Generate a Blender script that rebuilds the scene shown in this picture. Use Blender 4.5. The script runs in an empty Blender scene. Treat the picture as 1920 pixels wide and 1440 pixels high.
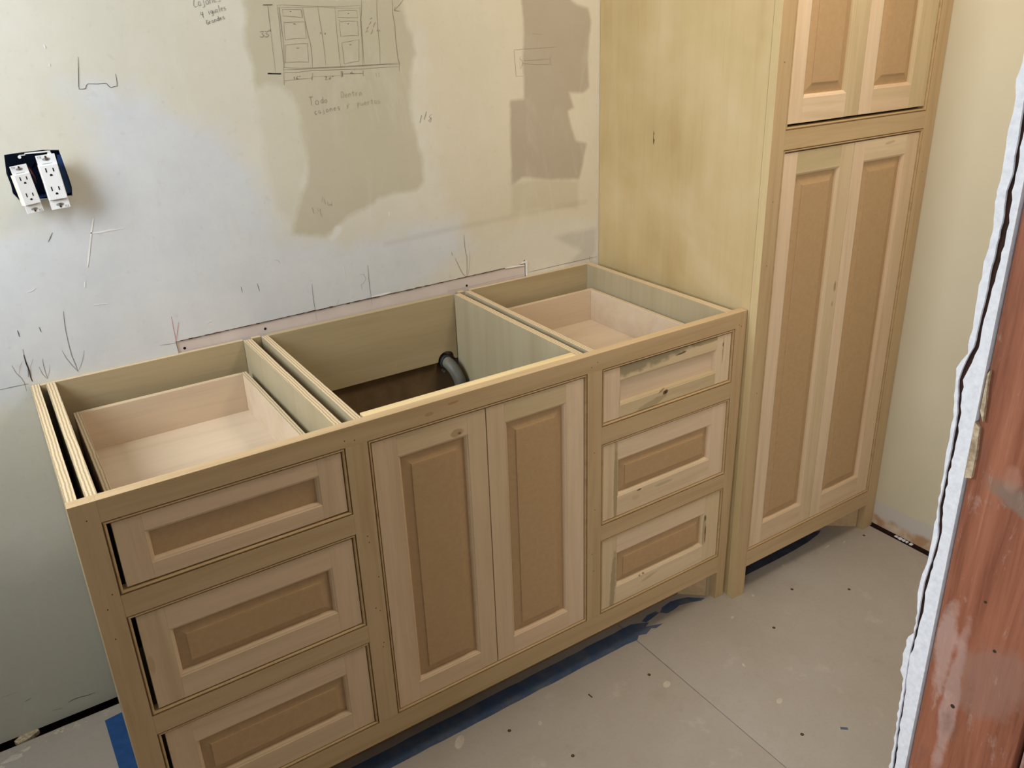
import bpy, math, random
from mathutils import Vector, Matrix, Euler
from mathutils.geometry import delaunay_2d_cdt, tessellate_polygon
random.seed(7)
S = bpy.context.scene
COL = S.collection

# ------------------------------------------------------------------ camera, world, lights, exposure
cam_d = bpy.data.cameras.new('camera')
cam = bpy.data.objects.new('camera', cam_d); COL.objects.link(cam)
cam.location = (-0.0086, -1.8748, 1.5115)
cam.rotation_euler = (1.17324, 0.02968, -0.58503)
cam_d.sensor_fit = 'HORIZONTAL'; cam_d.sensor_width = 36.0
cam_d.lens = 36.0 * 1566.16 / 1920.0
cam_d.shift_x = -13.61 / 1920.0
cam_d.shift_y = -35.82 / 1920.0
cam_d.clip_start = 0.02
S.camera = cam

S.view_settings.view_transform = 'Standard'
S.view_settings.look = 'None'
S.view_settings.gamma = 1.0
S.view_settings.use_curve_mapping = False
S.view_settings.exposure = 0.0

world = bpy.data.worlds.new('world'); S.world = world
world.use_nodes = True
bg = world.node_tree.nodes['Background']
bg.inputs[0].default_value = (1.0, 0.95, 0.86, 1)
bg.inputs[1].default_value = 0.12

def area(name, loc, target, sx, sy, power, col):
    d = bpy.data.lights.new(name, 'AREA'); d.shape = 'RECTANGLE'; d.size = sx; d.size_y = sy
    d.energy = power; d.color = col
    o = bpy.data.objects.new(name, d); COL.objects.link(o)
    o.location = loc
    o.rotation_euler = (Vector(target) - Vector(loc)).to_track_quat('-Z', 'Y').to_euler()
    return o
# daylight entering by the window in the left wall
area('window_daylight', (-0.90, -0.42, 1.78), (1.1, -0.34, 0.95), 0.46, 0.86, 31.0, (0.86, 0.94, 1.0))
# daylight of the next room, falling in through the doorway where the photographer stands
area('doorway_daylight', (-2.4, -3.4, 1.9), (1.4, -0.8, 1.1), 1.3, 1.2, 62.0, (0.95, 0.97, 1.0))
# warm ceiling bulb of the small room
area('ceiling_bulb', (1.32, -1.05, 2.30), (1.45, -0.7, 0.6), 0.35, 0.35, 10.5, (1.0, 0.86, 0.66))

# ------------------------------------------------------------------ materials
def nt(name):
    m = bpy.data.materials.new(name); m.use_nodes = True
    t = m.node_tree; b = t.nodes['Principled BSDF']
    return m, t, b
def N(t, kind, **kw):
    n = t.nodes.new(kind)
    for k, v in kw.items(): setattr(n, k, v)
    return n
def srgb(r, g, b):
    f = lambda c: (c/255/12.92) if c/255 <= .04045 else ((c/255+.055)/1.055)**2.4
    return (f(r), f(g), f(b), 1)
def mixc(t, fac, a, b, mode='MIX'):
    n = N(t, 'ShaderNodeMix', data_type='RGBA', blend_type=mode)
    for s, v in ((0, fac), (6, a), (7, b)):
        if hasattr(v, 'is_linked') or hasattr(v, 'links'): t.links.new(v, n.inputs[s])
        else: n.inputs[s].default_value = v
    return n.outputs[2]
def coords(t, rand=True, scale=(1, 1, 1)):
    tc = N(t, 'ShaderNodeTexCoord'); mp = N(t, 'ShaderNodeMapping'); mp.inputs['Scale'].default_value = scale
    if rand:
        oi = N(t, 'ShaderNodeObjectInfo'); m = N(t, 'ShaderNodeMath', operation='MULTIPLY'); m.inputs[1].default_value = 37.0
        t.links.new(oi.outputs['Random'], m.inputs[0])
        ad = N(t, 'ShaderNodeVectorMath', operation='ADD')
        t.links.new(tc.outputs['Object'], ad.inputs[0]); t.links.new(m.outputs[0], ad.inputs[1])
        t.links.new(ad.outputs[0], mp.inputs[0])
    else: t.links.new(tc.outputs['Object'], mp.inputs[0])
    return mp.outputs[0]
def noise(t, vec, scale, detail=4, rough=.55, dist=0.0):
    n = N(t, 'ShaderNodeTexNoise'); n.inputs['Scale'].default_value = scale; n.inputs['Detail'].default_value = detail
    n.inputs['Roughness'].default_value = rough; n.inputs['Distortion'].default_value = dist
    t.links.new(vec, n.inputs['Vector']); return n.outputs['Fac']
def ramp(t, fac, stops):
    r = N(t, 'ShaderNodeValToRGB'); e = r.color_ramp.elements
    e[0].position, e[0].color = stops[0]; e[1].position, e[1].color = stops[-1]
    for p, c in stops[1:-1]:
        x = e.new(p); x.color = c
    t.links.new(fac, r.inputs[0]); return r.outputs[0]
def vramp(t, fac, a, b):
    m = N(t, 'ShaderNodeMapRange'); m.inputs[1].default_value = a; m.inputs[2].default_value = b
    t.links.new(fac, m.inputs[0]); return m.outputs[0]
def mul(t, a, k, op='MULTIPLY'):
    m = N(t, 'ShaderNodeMath', operation=op); t.links.new(a, m.inputs[0])
    if isinstance(k, (int, float)): m.inputs[1].default_value = k
    else: t.links.new(k, m.inputs[1])
    return m.outputs[0]
def bump(t, b, h, strength=.2, dist=.001):
    n = N(t, 'ShaderNodeBump'); n.inputs['Strength'].default_value = strength; n.inputs['Distance'].default_value = dist
    t.links.new(h, n.inputs['Height']); t.links.new(n.outputs[0], b.inputs['Normal'])
def fin(t, b, col, rough=.6, spec=.3):
    if hasattr(col, 'links'): t.links.new(col, b.inputs['Base Color'])
    else: b.inputs['Base Color'].default_value = col
    b.inputs['Roughness'].default_value = rough
    b.inputs['Specular IOR Level'].default_value = spec

def wood(name, c1, c2, axis, streak=None, s_amt=.5, rough=.55, fine=1.0, spots=(), org=(0, 0, 0)):
    m, t, b = nt(name)
    sc = [22, 22, 22]; sc['xyz'.index(axis)] = 1.4
    v = coords(t, True, tuple(s*fine for s in sc))
    f = noise(t, v, 1.6, 6, .6, .6)
    col = ramp(t, f, [(.30, c2), (.52, c1), (.75, tuple(min(1, x*1.06) for x in c1[:3]) + (1,))])
    sc2 = [7, 7, 7]; sc2['xyz'.index(axis)] = .6
    v2 = coords(t, True, tuple(sc2))
    f2 = noise(t, v2, 1.1, 3, .5, 1.2)
    if streak: col = mixc(t, mul(t, vramp(t, f2, .52, .68), s_amt), col, streak)
    sc3 = [160, 160, 160]; sc3['xyz'.index(axis)] = 6
    f3 = noise(t, coords(t, True, tuple(sc3)), 1.0, 3)
    col = mixc(t, mul(t, vramp(t, f3, .50, .75), .22), col, tuple(x*.72 for x in c1[:3]) + (1,))
    if spots:      # knots and mineral streaks: (x, z, rx, rz, tilt, colour, amount) in metres, world x and z
        tc = N(t, 'ShaderNodeTexCoord'); sp = N(t, 'ShaderNodeSeparateXYZ'); t.links.new(tc.outputs['Object'], sp.inputs[0])
        wn = noise(t, coords(t, False, (1, 1, 1)), 45, 4, .6)
        for (x, z, rx, rz, tilt, c, amt) in spots:
            dx = mul(t, sp.outputs[0], org[0]-x, 'ADD'); dz = mul(t, sp.outputs[2], org[2]-z, 'ADD')
            ct, st = math.cos(tilt), math.sin(tilt)
            u = mul(t, mul(t, mul(t, dx, ct), mul(t, dz, st), 'ADD'), 1/rx); v_ = mul(t, mul(t, mul(t, dx, -st), mul(t, dz, ct), 'ADD'), 1/rz)
            r2 = mul(t, mul(t, mul(t, u, u), mul(t, v_, v_), 'ADD'), mul(t, mul(t, wn, -.5, 'ADD'), 1.6), 'ADD')
            col = mixc(t, mul(t, vramp(t, r2, 1.15, .55), amt), col, c)
    fin(t, b, col, rough); bump(t, b, f3, .12, .0006)
    return m
def flat(name, c1, c2=None, scale=30, rough=.7, bmp=0.0, lo=.35, hi=.65, spec=.3, detail=5):
    m, t, b = nt(name)
    if c2 is None: fin(t, b, c1, rough, spec); return m
    v = coords(t, True); f = noise(t, v, scale, detail, .6)
    fin(t, b, ramp(t, f, [(lo, c1), (hi, c2)]), rough, spec)
    if bmp: bump(t, b, f, bmp, .002)
    return m
def plyedge(name, axis, light, dark, pitch=.0027, root=0.0):
    m, t, b = nt(name)
    tc = N(t, 'ShaderNodeTexCoord'); sx = N(t, 'ShaderNodeSeparateXYZ'); t.links.new(tc.outputs['Object'], sx.inputs[0])
    wob = noise(t, coords(t, True, (5, 5, 5)), 1.6, 6, .7)
    x = mul(t, sx.outputs['xyz'.index(axis)], mul(t, wob, .0060), 'ADD')
    fr = mul(t, mul(t, x, 1.0/(2*pitch)), 1.0, 'FRACT')
    rag = noise(t, coords(t, True, (40, 40, 40)), 3.0, 5, .7)
    fr2 = mul(t, fr, mul(t, rag, .6), 'ADD')
    d2 = tuple(c*.74 for c in dark[:3]) + (1,)
    col = ramp(t, fr2, [(.14, light), (.30, light), (.44, dark), (.66, d2), (.78, dark), (.95, light)])
    fin(t, b, col, .75); bump(t, b, fr2, .25, .0008)
    return m

M = {}
FR1, FR2 = srgb(195, 167, 129), srgb(183, 154, 114)
VO, TO = (1.4874/2, 0, 0), ((1.4874+2.1062)/2, 0, 0)
GRN, BRN, DRK, GRY = srgb(150, 134, 98), srgb(120, 84, 52), srgb(70, 46, 32), srgb(150, 138, 112)
for ax in 'xz':
    M['frame_'+ax] = wood('face_frame_poplar_'+ax, FR1, FR2, ax, srgb(178, 154, 112), .4, spots=[(.6735, .8241, .012, .0025, .05, srgb(176, 116, 72), .7), (.62, .815, .01, .004, 0, srgb(160, 124, 84), .5), (.0180, .668, .004, .02, 0, srgb(150, 112, 70), .5)] if ax == 'x' else (), org=VO)
    M['door_'+ax] = wood('door_poplar_'+ax, srgb(217, 189, 157), srgb(205, 175, 141), ax, srgb(200, 177, 142), .5)
    M['pale_'+ax] = wood('pale_poplar_'+ax, srgb(225, 199, 170), srgb(213, 186, 154), ax, srgb(219, 193, 158), .3)
    M['green_'+ax] = wood('greenish_poplar_'+ax, srgb(206, 184, 147), srgb(192, 170, 131), ax, srgb(184, 165, 127), .5)
M['streaked_top'] = wood('streaked_poplar', srgb(218, 194, 158), srgb(204, 178, 142), 'x', None, spots=[(1.15, .7985, .24, .0340, .045, srgb(150, 136, 108), .9), (1.2782, .7760, .018, .0022, .10, DRK, .85), (1.36, .789, .06, .010, .0, GRN, .7)], org=VO)
M['knotty_bottom'] = wood('knotty_poplar', srgb(206, 184, 148), srgb(192, 168, 132), 'x', srgb(180, 160, 124), .6, spots=[(1.2329, .6900, .0085, .0060, .3, srgb(96, 64, 44), .95), (1.2340, .6890, .0035, .0028, .3, srgb(44, 28, 20), .9), (1.2220, .6965, .012, .0022, .3, BRN, .7), (1.19, .672, .05, .010, .2, GRN, .55)], org=VO)
M['split_stile'] = wood('split_poplar', srgb(224, 200, 168), srgb(212, 187, 152), 'z', None, spots=[(1.4160, .752, .0010, .036, -.03, srgb(60, 36, 22), .95), (1.4152, .765, .0020, .006, 0, DRK, .95)], org=VO)
M['marked_rail2'] = wood('marked_poplar_a', srgb(222, 198, 166), srgb(210, 185, 150), 'x', None, spots=[(1.1597, .4530, .008, .0022, .15, srgb(92, 58, 36), .9), (1.150, .436, .014, .007, 0, srgb(188, 160, 124), .4), (1.24, .444, .03, .004, 0, GRY, .4)], org=VO)
M['marked_rail3'] = wood('marked_poplar_b', srgb(222, 198, 166), srgb(210, 185, 150), 'x', None, spots=[(1.1825, .2000, .004, .0026, 0, srgb(112, 76, 48), .8), (1.1700, .1985, .003, .0024, 0, srgb(126, 90, 60), .8), (1.20, .182, .03, .005, .2, srgb(186, 160, 124), .6)], org=VO)
M['split_stile3'] = wood('split_poplar_b', srgb(216, 192, 156), srgb(204, 178, 142), 'z', None, spots=[(1.3960, .235, .0022, .036, 0, srgb(84, 48, 28), .95), (1.3925, .283, .0045, .011, .1, srgb(92, 76, 54), .85), (1.3900, .24, .004, .045, 0, srgb(160, 142, 112), .7)], org=VO)
M['dark_stile'] = wood('streaked_poplar_stile', srgb(218, 194, 160), srgb(206, 181, 146), 'z', None, spots=[(1.0860, .49, .006, .13, .0, srgb(164, 146, 112), .85)], org=VO)
M['dark_stile3'] = wood('streaked_poplar_stile_b', srgb(214, 190, 156), srgb(202, 177, 140), 'z', None, spots=[(1.0820, .20, .008, .11, -.05, srgb(164, 146, 112), .85)], org=VO)
M['knot_toprail'] = wood('knot_poplar_toprail', srgb(214, 189, 154), srgb(200, 174, 138), 'x', None, spots=[(.6790, .7560, .016, .009, .1, srgb(176, 146, 108), .8), (.6844, .7535, .004, .0025, 0, srgb(110, 76, 50), .85)], org=VO)
M['brown_stile'] = wood('brown_patch_poplar', srgb(214, 189, 154), srgb(200, 174, 138), 'z', None, spots=[(.0600, .500, .005, .022, 0, srgb(176, 142, 104), .45)], org=VO)
M['tall_knot_rail'] = wood('tall_knot_poplar', srgb(222, 198, 166), srgb(210, 185, 150), 'x', None, spots=[(1.8159, 1.195, .014, .012, .3, srgb(146, 122, 92), .85), (1.93, 1.19, .02, .004, .1, srgb(176, 152, 116), .6)], org=TO)
M['tall_spot_stile'] = wood('tall_spot_poplar', srgb(212, 188, 154), srgb(200, 175, 140), 'z', None, spots=[(1.7786, .845, .005, .014, 0, srgb(160, 136, 104), .85), (1.7760, .80, .004, .008, 0, srgb(166, 142, 108), .7)], org=TO)
M['lipped'] = wood('cleat_poplar', srgb(228, 204, 158), srgb(214, 188, 138), 'x', None)
M['mdf'] = flat('door_panel_fibreboard', srgb(187, 155, 116), srgb(182, 149, 110), 90, .62, .03)
M['plyface'] = wood('plywood_face', srgb(172, 158, 128), srgb(163, 148, 117), 'z', srgb(171, 159, 131), .5, .6, .35)
M['plywarm'] = wood('plywood_warm_face', srgb(178, 160, 126), srgb(168, 149, 114), 'x', None, .5, .6, .35)
def tallside():
    m, t, b = nt('tall_side_plywood')
    f = noise(t, coords(t, False, (9, 9, .8)), 1.6, 5, .6, .4); g = noise(t, coords(t, False, (1, 1, 1)), 3.2, 4, .55, .5)
    fine = noise(t, coords(t, False, (60, 60, 4)), 1.5, 3)
    col = ramp(t, g, [(.32, srgb(176, 150, 103)), (.5, srgb(189, 164, 117)), (.68, srgb(199, 176, 136))])
    col = mixc(t, mul(t, vramp(t, f, .40, .62), .25), col, srgb(212, 192, 150))
    col = mixc(t, mul(t, vramp(t, fine, .55, .75), .14), col, srgb(160, 136, 92))
    fin(t, b, col, .42, .4); bump(t, b, mul(t, g, mul(t, fine, .02), 'ADD'), .10, .02); return m
M['tallside'] = tallside()
M['tall_edge'] = wood('tall_stile_edge', srgb(196, 174, 130), srgb(186, 163, 118), 'z', None, .3, .6, .4)
M['birch'] = wood('birch_ply_face', srgb(208, 187, 162), srgb(197, 174, 148), 'x', srgb(212, 197, 178), .5, .55, .35)
M['edge_x'] = plyedge('plywood_edge_x', 'x', srgb(214, 193, 158), srgb(182, 158, 126))
M['edge_y'] = plyedge('plywood_edge_y', 'y', srgb(218, 198, 164), srgb(186, 162, 130))
M['bead'] = wood('bead_moulding', srgb(190, 160, 118), srgb(174, 144, 102), 'x', None)
M['groove'] = flat('groove_shadow_wood', srgb(110, 80, 44))
M['shaded_ply'] = flat('inside_shaded_plywood', srgb(120, 98, 70), srgb(104, 84, 58), 20)  # darker plywood copy; shade inside the bays is put into the colour
M['kick'] = flat('toe_kick_fibreboard', srgb(150, 116, 82), srgb(134, 102, 72), 14)
M['black'] = flat('black_hole', (.004, .004, .005, 1), rough=.9)
M['nail'] = flat('nail_dimple', srgb(60, 44, 30), rough=.8)
M['tape'] = flat('blue_painters_tape', srgb(38, 80, 134), srgb(32, 70, 120), 60, .7, .1)
M['tape2'] = flat('dusty_blue_painters_tape', srgb(66, 84, 116), srgb(100, 106, 116), 22, .85, .15, .40, .75)
M['tape3'] = flat('shaded_blue_painters_tape', srgb(48, 54, 72), srgb(72, 74, 84), 22, .85, .15, .40, .75)  # darkened copy of the dusty tape; cabinet shade is in the colour
M['patchpaper'] = flat('drywall_patch_paper', srgb(214, 203, 200), srgb(206, 194, 190), 12, .9)
M['gypsum'] = flat('gypsum_core', srgb(238, 239, 243), srgb(214, 214, 220), 150, .95, .35, .3, .8, .1)
M['gypsum_soft'] = flat('gypsum_face_paper', srgb(232, 230, 228), srgb(244, 244, 246), 40, .95, .4)
M['crack'] = flat('dark_wall_cavity', srgb(58, 34, 26), srgb(40, 24, 18), 50, .95)
M['lath'] = flat('tan_plaster_crumbs', srgb(206, 186, 156), srgb(150, 128, 102), 160, .95, .8)
M['pvc'] = flat('grey_drain_plastic', srgb(118, 116, 106), srgb(98, 98, 90), 30, .42)
M['pvcdark'] = flat('dark_drain_rubber', srgb(60, 62, 64), srgb(48, 50, 52), 30, .5)
M['chrome'] = flat('dull_metal', srgb(190, 190, 192), rough=.3); M['chrome'].node_tree.nodes['Principled BSDF'].inputs['Metallic'].default_value = 1
M['metal'] = flat('zinc_screw', srgb(150, 140, 126), rough=.35); M['metal'].node_tree.nodes['Principled BSDF'].inputs['Metallic'].default_value = .9
M['plastic'] = flat('white_receptacle_plastic', srgb(238, 238, 240), rough=.35, spec=.5)
M['plastic2'] = flat('ivory_receptacle_body', srgb(214, 206, 184), rough=.5)
M['bluebox'] = flat('blue_electrical_box', srgb(36, 66, 112), srgb(24, 46, 84), 30, .45)
M['pencil'] = flat('pencil_graphite', srgb(70, 66, 66), rough=.6)
M['pencil_mid'] = flat('pencil_graphite_light', srgb(122, 115, 100), rough=.7)
M['pencil_faint'] = flat('pencil_graphite_faint', srgb(152, 143, 122), rough=.7)
M['redmark'] = flat('red_pencil', srgb(196, 84, 90), rough=.7)
M['print'] = flat('grey_embossed_print', srgb(150, 152, 158), rough=.6)
M['wirecol'] = flat('dark_red_wire', srgb(70, 34, 32), rough=.5)

# drywall with measured stains (vertex attributes hold where bare board / joint compound shows, plus painted shade near the floor)
def drywall():
    m, t, b = nt('stained_drywall')
    v = coords(t, False)
    n1 = noise(t, v, 2.2, 5, .6); n2 = noise(t, v, 9, 5, .65); n3 = noise(t, v, 45, 4, .6)
    base = ramp(t, n1, [(.35, srgb(212, 208, 194)), (.65, srgb(222, 218, 207))])
    base = mixc(t, mul(t, vramp(t, n2, .48, .7), .35), base, srgb(210, 207, 192))
    def at(nm):
        a = N(t, 'ShaderNodeAttribute'); a.attribute_name = nm; return a.outputs['Fac']
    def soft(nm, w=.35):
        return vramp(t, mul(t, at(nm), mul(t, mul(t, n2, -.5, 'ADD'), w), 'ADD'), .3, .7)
    base = mixc(t, mul(t, soft('beige', 1.2), .9), base, ramp(t, n1, [(.35, srgb(212, 204, 182)), (.65, srgb(220, 211, 192))]))
    col = mixc(t, mul(t, soft('white', 1.2), .85), base, ramp(t, n2, [(.35, srgb(208, 212, 220)), (.65, srgb(218, 221, 227))]))
    col = mixc(t, mul(t, soft('olive', 1.1), .9), col, ramp(t, n1, [(.3, srgb(189, 182, 160)), (.7, srgb(197, 190, 169))]))
    col = mixc(t, mul(t, soft('olive2', 1.1), .45), col, srgb(204, 198, 178))
    col = mixc(t, mul(t, soft('brown', .8), .92), col, ramp(t, n1, [(.3, srgb(174, 162, 143)), (.7, srgb(182, 170, 153))]))
    col = mixc(t, mul(t, soft('ledge', .5), .35), col, srgb(176, 166, 136))
    col = mixc(t, mul(t, soft('strip', .8), .22), col, srgb(160, 150, 128))
    col = mixc(t, mul(t, soft('smudge', .5), .35), col, srgb(160, 154, 156))
    col = mixc(t, mul(t, soft('chip', .5), .8), col, srgb(226, 224, 222))
    col = mixc(t, mul(t, soft('low_shade', .4), .55), col, srgb(176, 178, 162))  # light falloff towards the floor, put into the wall colour
    col = mixc(t, mul(t, vramp(t, n3, .60, .75), .22), col, srgb(178, 172, 158))
    n4 = noise(t, coords(t, False, (2.2, 2.2, .8)), 5.0, 6, .7, 1.0)
    col = mixc(t, mul(t, vramp(t, n4, .55, .72), .16), col, srgb(232, 230, 224))
    col = mixc(t, mul(t, vramp(t, n4, .45, .30), .16), col, srgb(196, 192, 176))
    fin(t, b, col, .85, .2)
    h = mul(t, mul(t, n2, .7), mul(t, n3, .4), 'ADD')
    bump(t, b, h, .10, .004)
    return m
M['drywall'] = drywall()

def sidewall():
    m, t, b = nt('right_wall_paint')
    v = coords(t, False); n1 = noise(t, v, 1.8, 4); n2 = noise(t, v, 14, 5, .6)
    tc = N(t, 'ShaderNodeTexCoord'); sx = N(t, 'ShaderNodeSeparateXYZ'); t.links.new(tc.outputs['Object'], sx.inputs[0])
    z = mul(t, sx.outputs[2], mul(t, mul(t, n2, -.5, 'ADD'), .035), 'ADD')
    col = ramp(t, n1, [(.3, srgb(200, 192, 166)), (.7, srgb(208, 199, 176))])
    col = mixc(t, vramp(t, z, .098, .085), col, srgb(196, 190, 182))
    col = mixc(t, vramp(t, z, .048, .036), col, ramp(t, n2, [(.4, srgb(176, 140, 108)), (.6, srgb(206, 190, 170))]))
    fin(t, b, col, .75, .25); bump(t, b, mul(t, n2, vramp(t, z, .10, .03)), .5, .006)
    return m
M['sidewall'] = sidewall()
M['plainwall'] = flat('plain_painted_wall', srgb(206, 207, 208), srgb(212, 213, 214), 3, .85)
M['ceiling'] = flat('ceiling_white', srgb(228, 229, 230), srgb(222, 223, 224), 4, .9)

def floorm():
    m, t, b = nt('fibre_cement_underlayment')
    v = coords(t, True); n1 = noise(t, v, 2.4, 5, .6, .4); n2 = noise(t, v, 12, 6, .65); n3 = noise(t, v, 120, 3)
    col = ramp(t, n1, [(.3, srgb(164, 153, 140)), (.5, srgb(170, 160, 150)), (.7, srgb(174, 166, 158))])
    col = mixc(t, mul(t, vramp(t, n2, .60, .72), .22), col, srgb(208, 200, 188))
    col = mixc(t, mul(t, vramp(t, n2, .42, .30), .25), col, srgb(150, 132, 108))
    col = mixc(t, mul(t, vramp(t, n3, .5, .8), .12), col, srgb(130, 116, 100))
    fin(t, b, col, .7, .25); bump(t, b, n3, .12, .0008)
    return m
M['floor'] = floorm()
M['floor_dusty'] = flat('plaster_dust_on_floor', srgb(196, 182, 158), srgb(170, 152, 124), 26, .9, .4)
M['dust'] = flat('white_plaster_dab', srgb(200, 190, 176), srgb(184, 172, 156), 60, .9)

def studm():
    m, t, b = nt('rough_redwood')
    v = coords(t, False, (10, 26, 1.6)); f = noise(t, v, 2.2, 7, .65, .8)
    col = ramp(t, f, [(.25, srgb(104, 60, 42)), (.45, srgb(146, 90, 66)), (.62, srgb(164, 104, 78)), (.8, srgb(180, 126, 100))])
    g = noise(t, coords(t, False, (30, 130, 3)), 1.0, 3)
    col = mixc(t, mul(t, vramp(t, g, .52, .66), .30), col, srgb(110, 58, 38))
    tc = N(t, 'ShaderNodeTexCoord'); sp = N(t, 'ShaderNodeSeparateXYZ'); t.links.new(tc.outputs['Object'], sp.inputs[0])
    wn = noise(t, coords(t, False, (1, 1, 1)), 28, 5, .6)
    for (y, z, ry, rz, tl, c, amt) in [(-1.6250, 1.150, .020, .045, .3, srgb(128, 108, 92), .85), (-1.600, 1.112, .050, .014, .15, srgb(132, 114, 100), .8), (-1.630, 1.02, .015, .03, 0, srgb(120, 96, 84), .7), (-1.582, 1.128, .009, .013, 0, srgb(190, 144, 122), .35), (-1.572, .86, .008, .10, 0, srgb(190, 160, 150), .6), (-1.556, .93, .010, .05, 0, srgb(192, 162, 150), .6), (-1.60, .92, .03, .05, .4, srgb(150, 118, 104), .5)]:
        dy = mul(t, sp.outputs[1], -1.59-y, 'ADD'); dz = mul(t, sp.outputs[2], -z, 'ADD'); ct, sn = math.cos(tl), math.sin(tl)
        u = mul(t, mul(t, mul(t, dy, ct), mul(t, dz, sn), 'ADD'), 1/ry); v_ = mul(t, mul(t, mul(t, dy, -sn), mul(t, dz, ct), 'ADD'), 1/rz)
        r2 = mul(t, mul(t, mul(t, u, u), mul(t, v_, v_), 'ADD'), mul(t, mul(t, wn, -.5, 'ADD'), 3.0), 'ADD')
        col = mixc(t, mul(t, vramp(t, r2, 1.2, .5), amt), col, c)
    w = noise(t, coords(t, False, (9, 26, 8)), 2.6, 6, .7, .3)
    col = mixc(t, mul(t, vramp(t, w, .60, .74), .55), col, srgb(196, 172, 160))
    d = noise(t, coords(t, False, (3, 9, 5)), 2.0, 5, .6)
    col = mixc(t, mul(t, vramp(t, d, .60, .72), .6), col, srgb(112, 88, 78))
    fin(t, b, col, .6, .3); bump(t, b, mul(t, f, g, 'ADD'), .35, .002)
    return m
M['stud'] = studm()

# ------------------------------------------------------------------ building helpers
class MB:
    def __init__(s): s.v = []; s.f = []; s.m = []; s.mats = []
    def mi(s, mat):
        if mat not in s.mats: s.mats.append(mat)
        return s.mats.index(mat)
    def quad(s, pts, mat):
        i = len(s.v); s.v += [tuple(p) for p in pts]; s.f.append(tuple(range(i, i+len(pts)))); s.m.append(s.mi(mat))
    def box(s, x0, x1, y0, y1, z0, z1, mat, **fm):
        i = len(s.v)
        s.v += [(x, y, z) for z in (z0, z1) for y in (y0, y1) for x in (x0, x1)]
        F = {'bottom': (0, 2, 3, 1), 'top': (4, 5, 7, 6), 'front': (0, 1, 5, 4), 'back': (2, 6, 7, 3), 'left': (0, 4, 6, 2), 'right': (1, 3, 7, 5)}
        for k, f in F.items():
            s.f.append(tuple(i+j for j in f)); s.m.append(s.mi(fm.get(k, mat)))
    def hexa(s, p, mat, **fm):      # p: 8 points ordered like box
        i = len(s.v); s.v += [tuple(q) for q in p]
        F = {'bottom': (0, 2, 3, 1), 'top': (4, 5, 7, 6), 'front': (0, 1, 5, 4), 'back': (2, 6, 7, 3), 'left': (0, 4, 6, 2), 'right': (1, 3, 7, 5)}
        for k, f in F.items():
            s.f.append(tuple(i+j for j in f)); s.m.append(s.mi(fm.get(k, mat)))
    def prism(s, poly, fn, a, b, mat, side=None, back=True):
        """poly 2D, fn(u,v,w)->xyz ; from w=a (front) to w=b"""
        i = len(s.v); n = len(poly)
        for w in (a, b): s.v += [tuple(fn(u, v, w)) for u, v in poly]
        tr = tessellate_polygon([[Vector((u, v, 0)) for u, v in poly]])
        for t3 in tr:
            s.f.append(tuple(i+k for k in t3)); s.m.append(s.mi(mat))
            if back: s.f.append(tuple(i+n+k for k in reversed(t3))); s.m.append(s.mi(mat))
        for k in range(n):
            l = (k+1) % n
            s.f.append((i+k, i+l, i+n+l, i+n+k)); s.m.append(s.mi(side or mat))
    def strips(s, rect, prof, sides, mat, yf):
        """mitred moulding: prof = [(inset, depth)], rect x0,x1,z0,z1 ; on plane y=yf looking along +y"""
        x0, x1, z0, z1 = rect
        def cn(o, k): return ((x0+o, z0+o), (x1-o, z0+o), (x1-o, z1-o), (x0+o, z1-o))[k]
        idx = {'bottom': (0, 1), 'right': (1, 2), 'top': (2, 3), 'left': (3, 0)}
        for sd in sides:
            a, b = idx[sd]
            for (o1, d1), (o2, d2) in zip(prof, prof[1:]):
                A1, B1, A2, B2 = cn(o1, a), cn(o1, b), cn(o2, a), cn(o2, b)
                s.quad([(A1[0], yf+d1, A1[1]), (B1[0], yf+d1, B1[1]), (B2[0], yf+d2, B2[1]), (A2[0], yf+d2, A2[1])], mat)
    def tube(s, path, rad, mat, n=14, cap=True):
        rings = []
        P = [Vector(p) for p in path]
        up = None
        for k, p in enumerate(P):
            d = (P[min(k+1, len(P)-1)] - P[max(k-1, 0)]).normalized()
            if up is None: up = d.orthogonal().normalized()
            up = (up - d*up.dot(d)).normalized(); sd = d.cross(up)
            r = rad[k] if isinstance(rad, (list, tuple)) else rad
            i = len(s.v); s.v += [tuple(p + (up*math.cos(2*math.pi*j/n) + sd*math.sin(2*math.pi*j/n))*r) for j in range(n)]
            rings.append(i)
        for a, b in zip(rings, rings[1:]):
            for j in range(n):
                k = (j+1) % n; s.f.append((a+j, a+k, b+k, b+j)); s.m.append(s.mi(mat))
        if cap:
            s.f.append(tuple(rings[0]+j for j in reversed(range(n)))); s.m.append(s.mi(mat))
            s.f.append(tuple(rings[-1]+j for j in range(n))); s.m.append(s.mi(mat))
    def ribbon(s, pts, w, fn, mat):
        """polyline of 2D points as a thin flat band, fn(u,v)->xyz"""
        P = [Vector(p) for p in pts]
        if len(P) < 2: return
        L, R = [], []
        for k, p in enumerate(P):
            d = P[min(k+1, len(P)-1)] - P[max(k-1, 0)]
            if d.length < 1e-9: d = Vector((1, 0))
            d.normalize(); nn = Vector((-d.y, d.x)) * w/2
            if k in (0, len(P)-1) and len(P) > 2: nn *= .6
            L.append(p+nn); R.append(p-nn)
        i = len(s.v)
        for a, b in zip(L, R): s.v += [tuple(fn(*a)), tuple(fn(*b))]
        for k in range(len(P)-1):
            s.f.append((i+2*k, i+2*k+1, i+2*k+3, i+2*k+2)); s.m.append(s.mi(mat))
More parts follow.
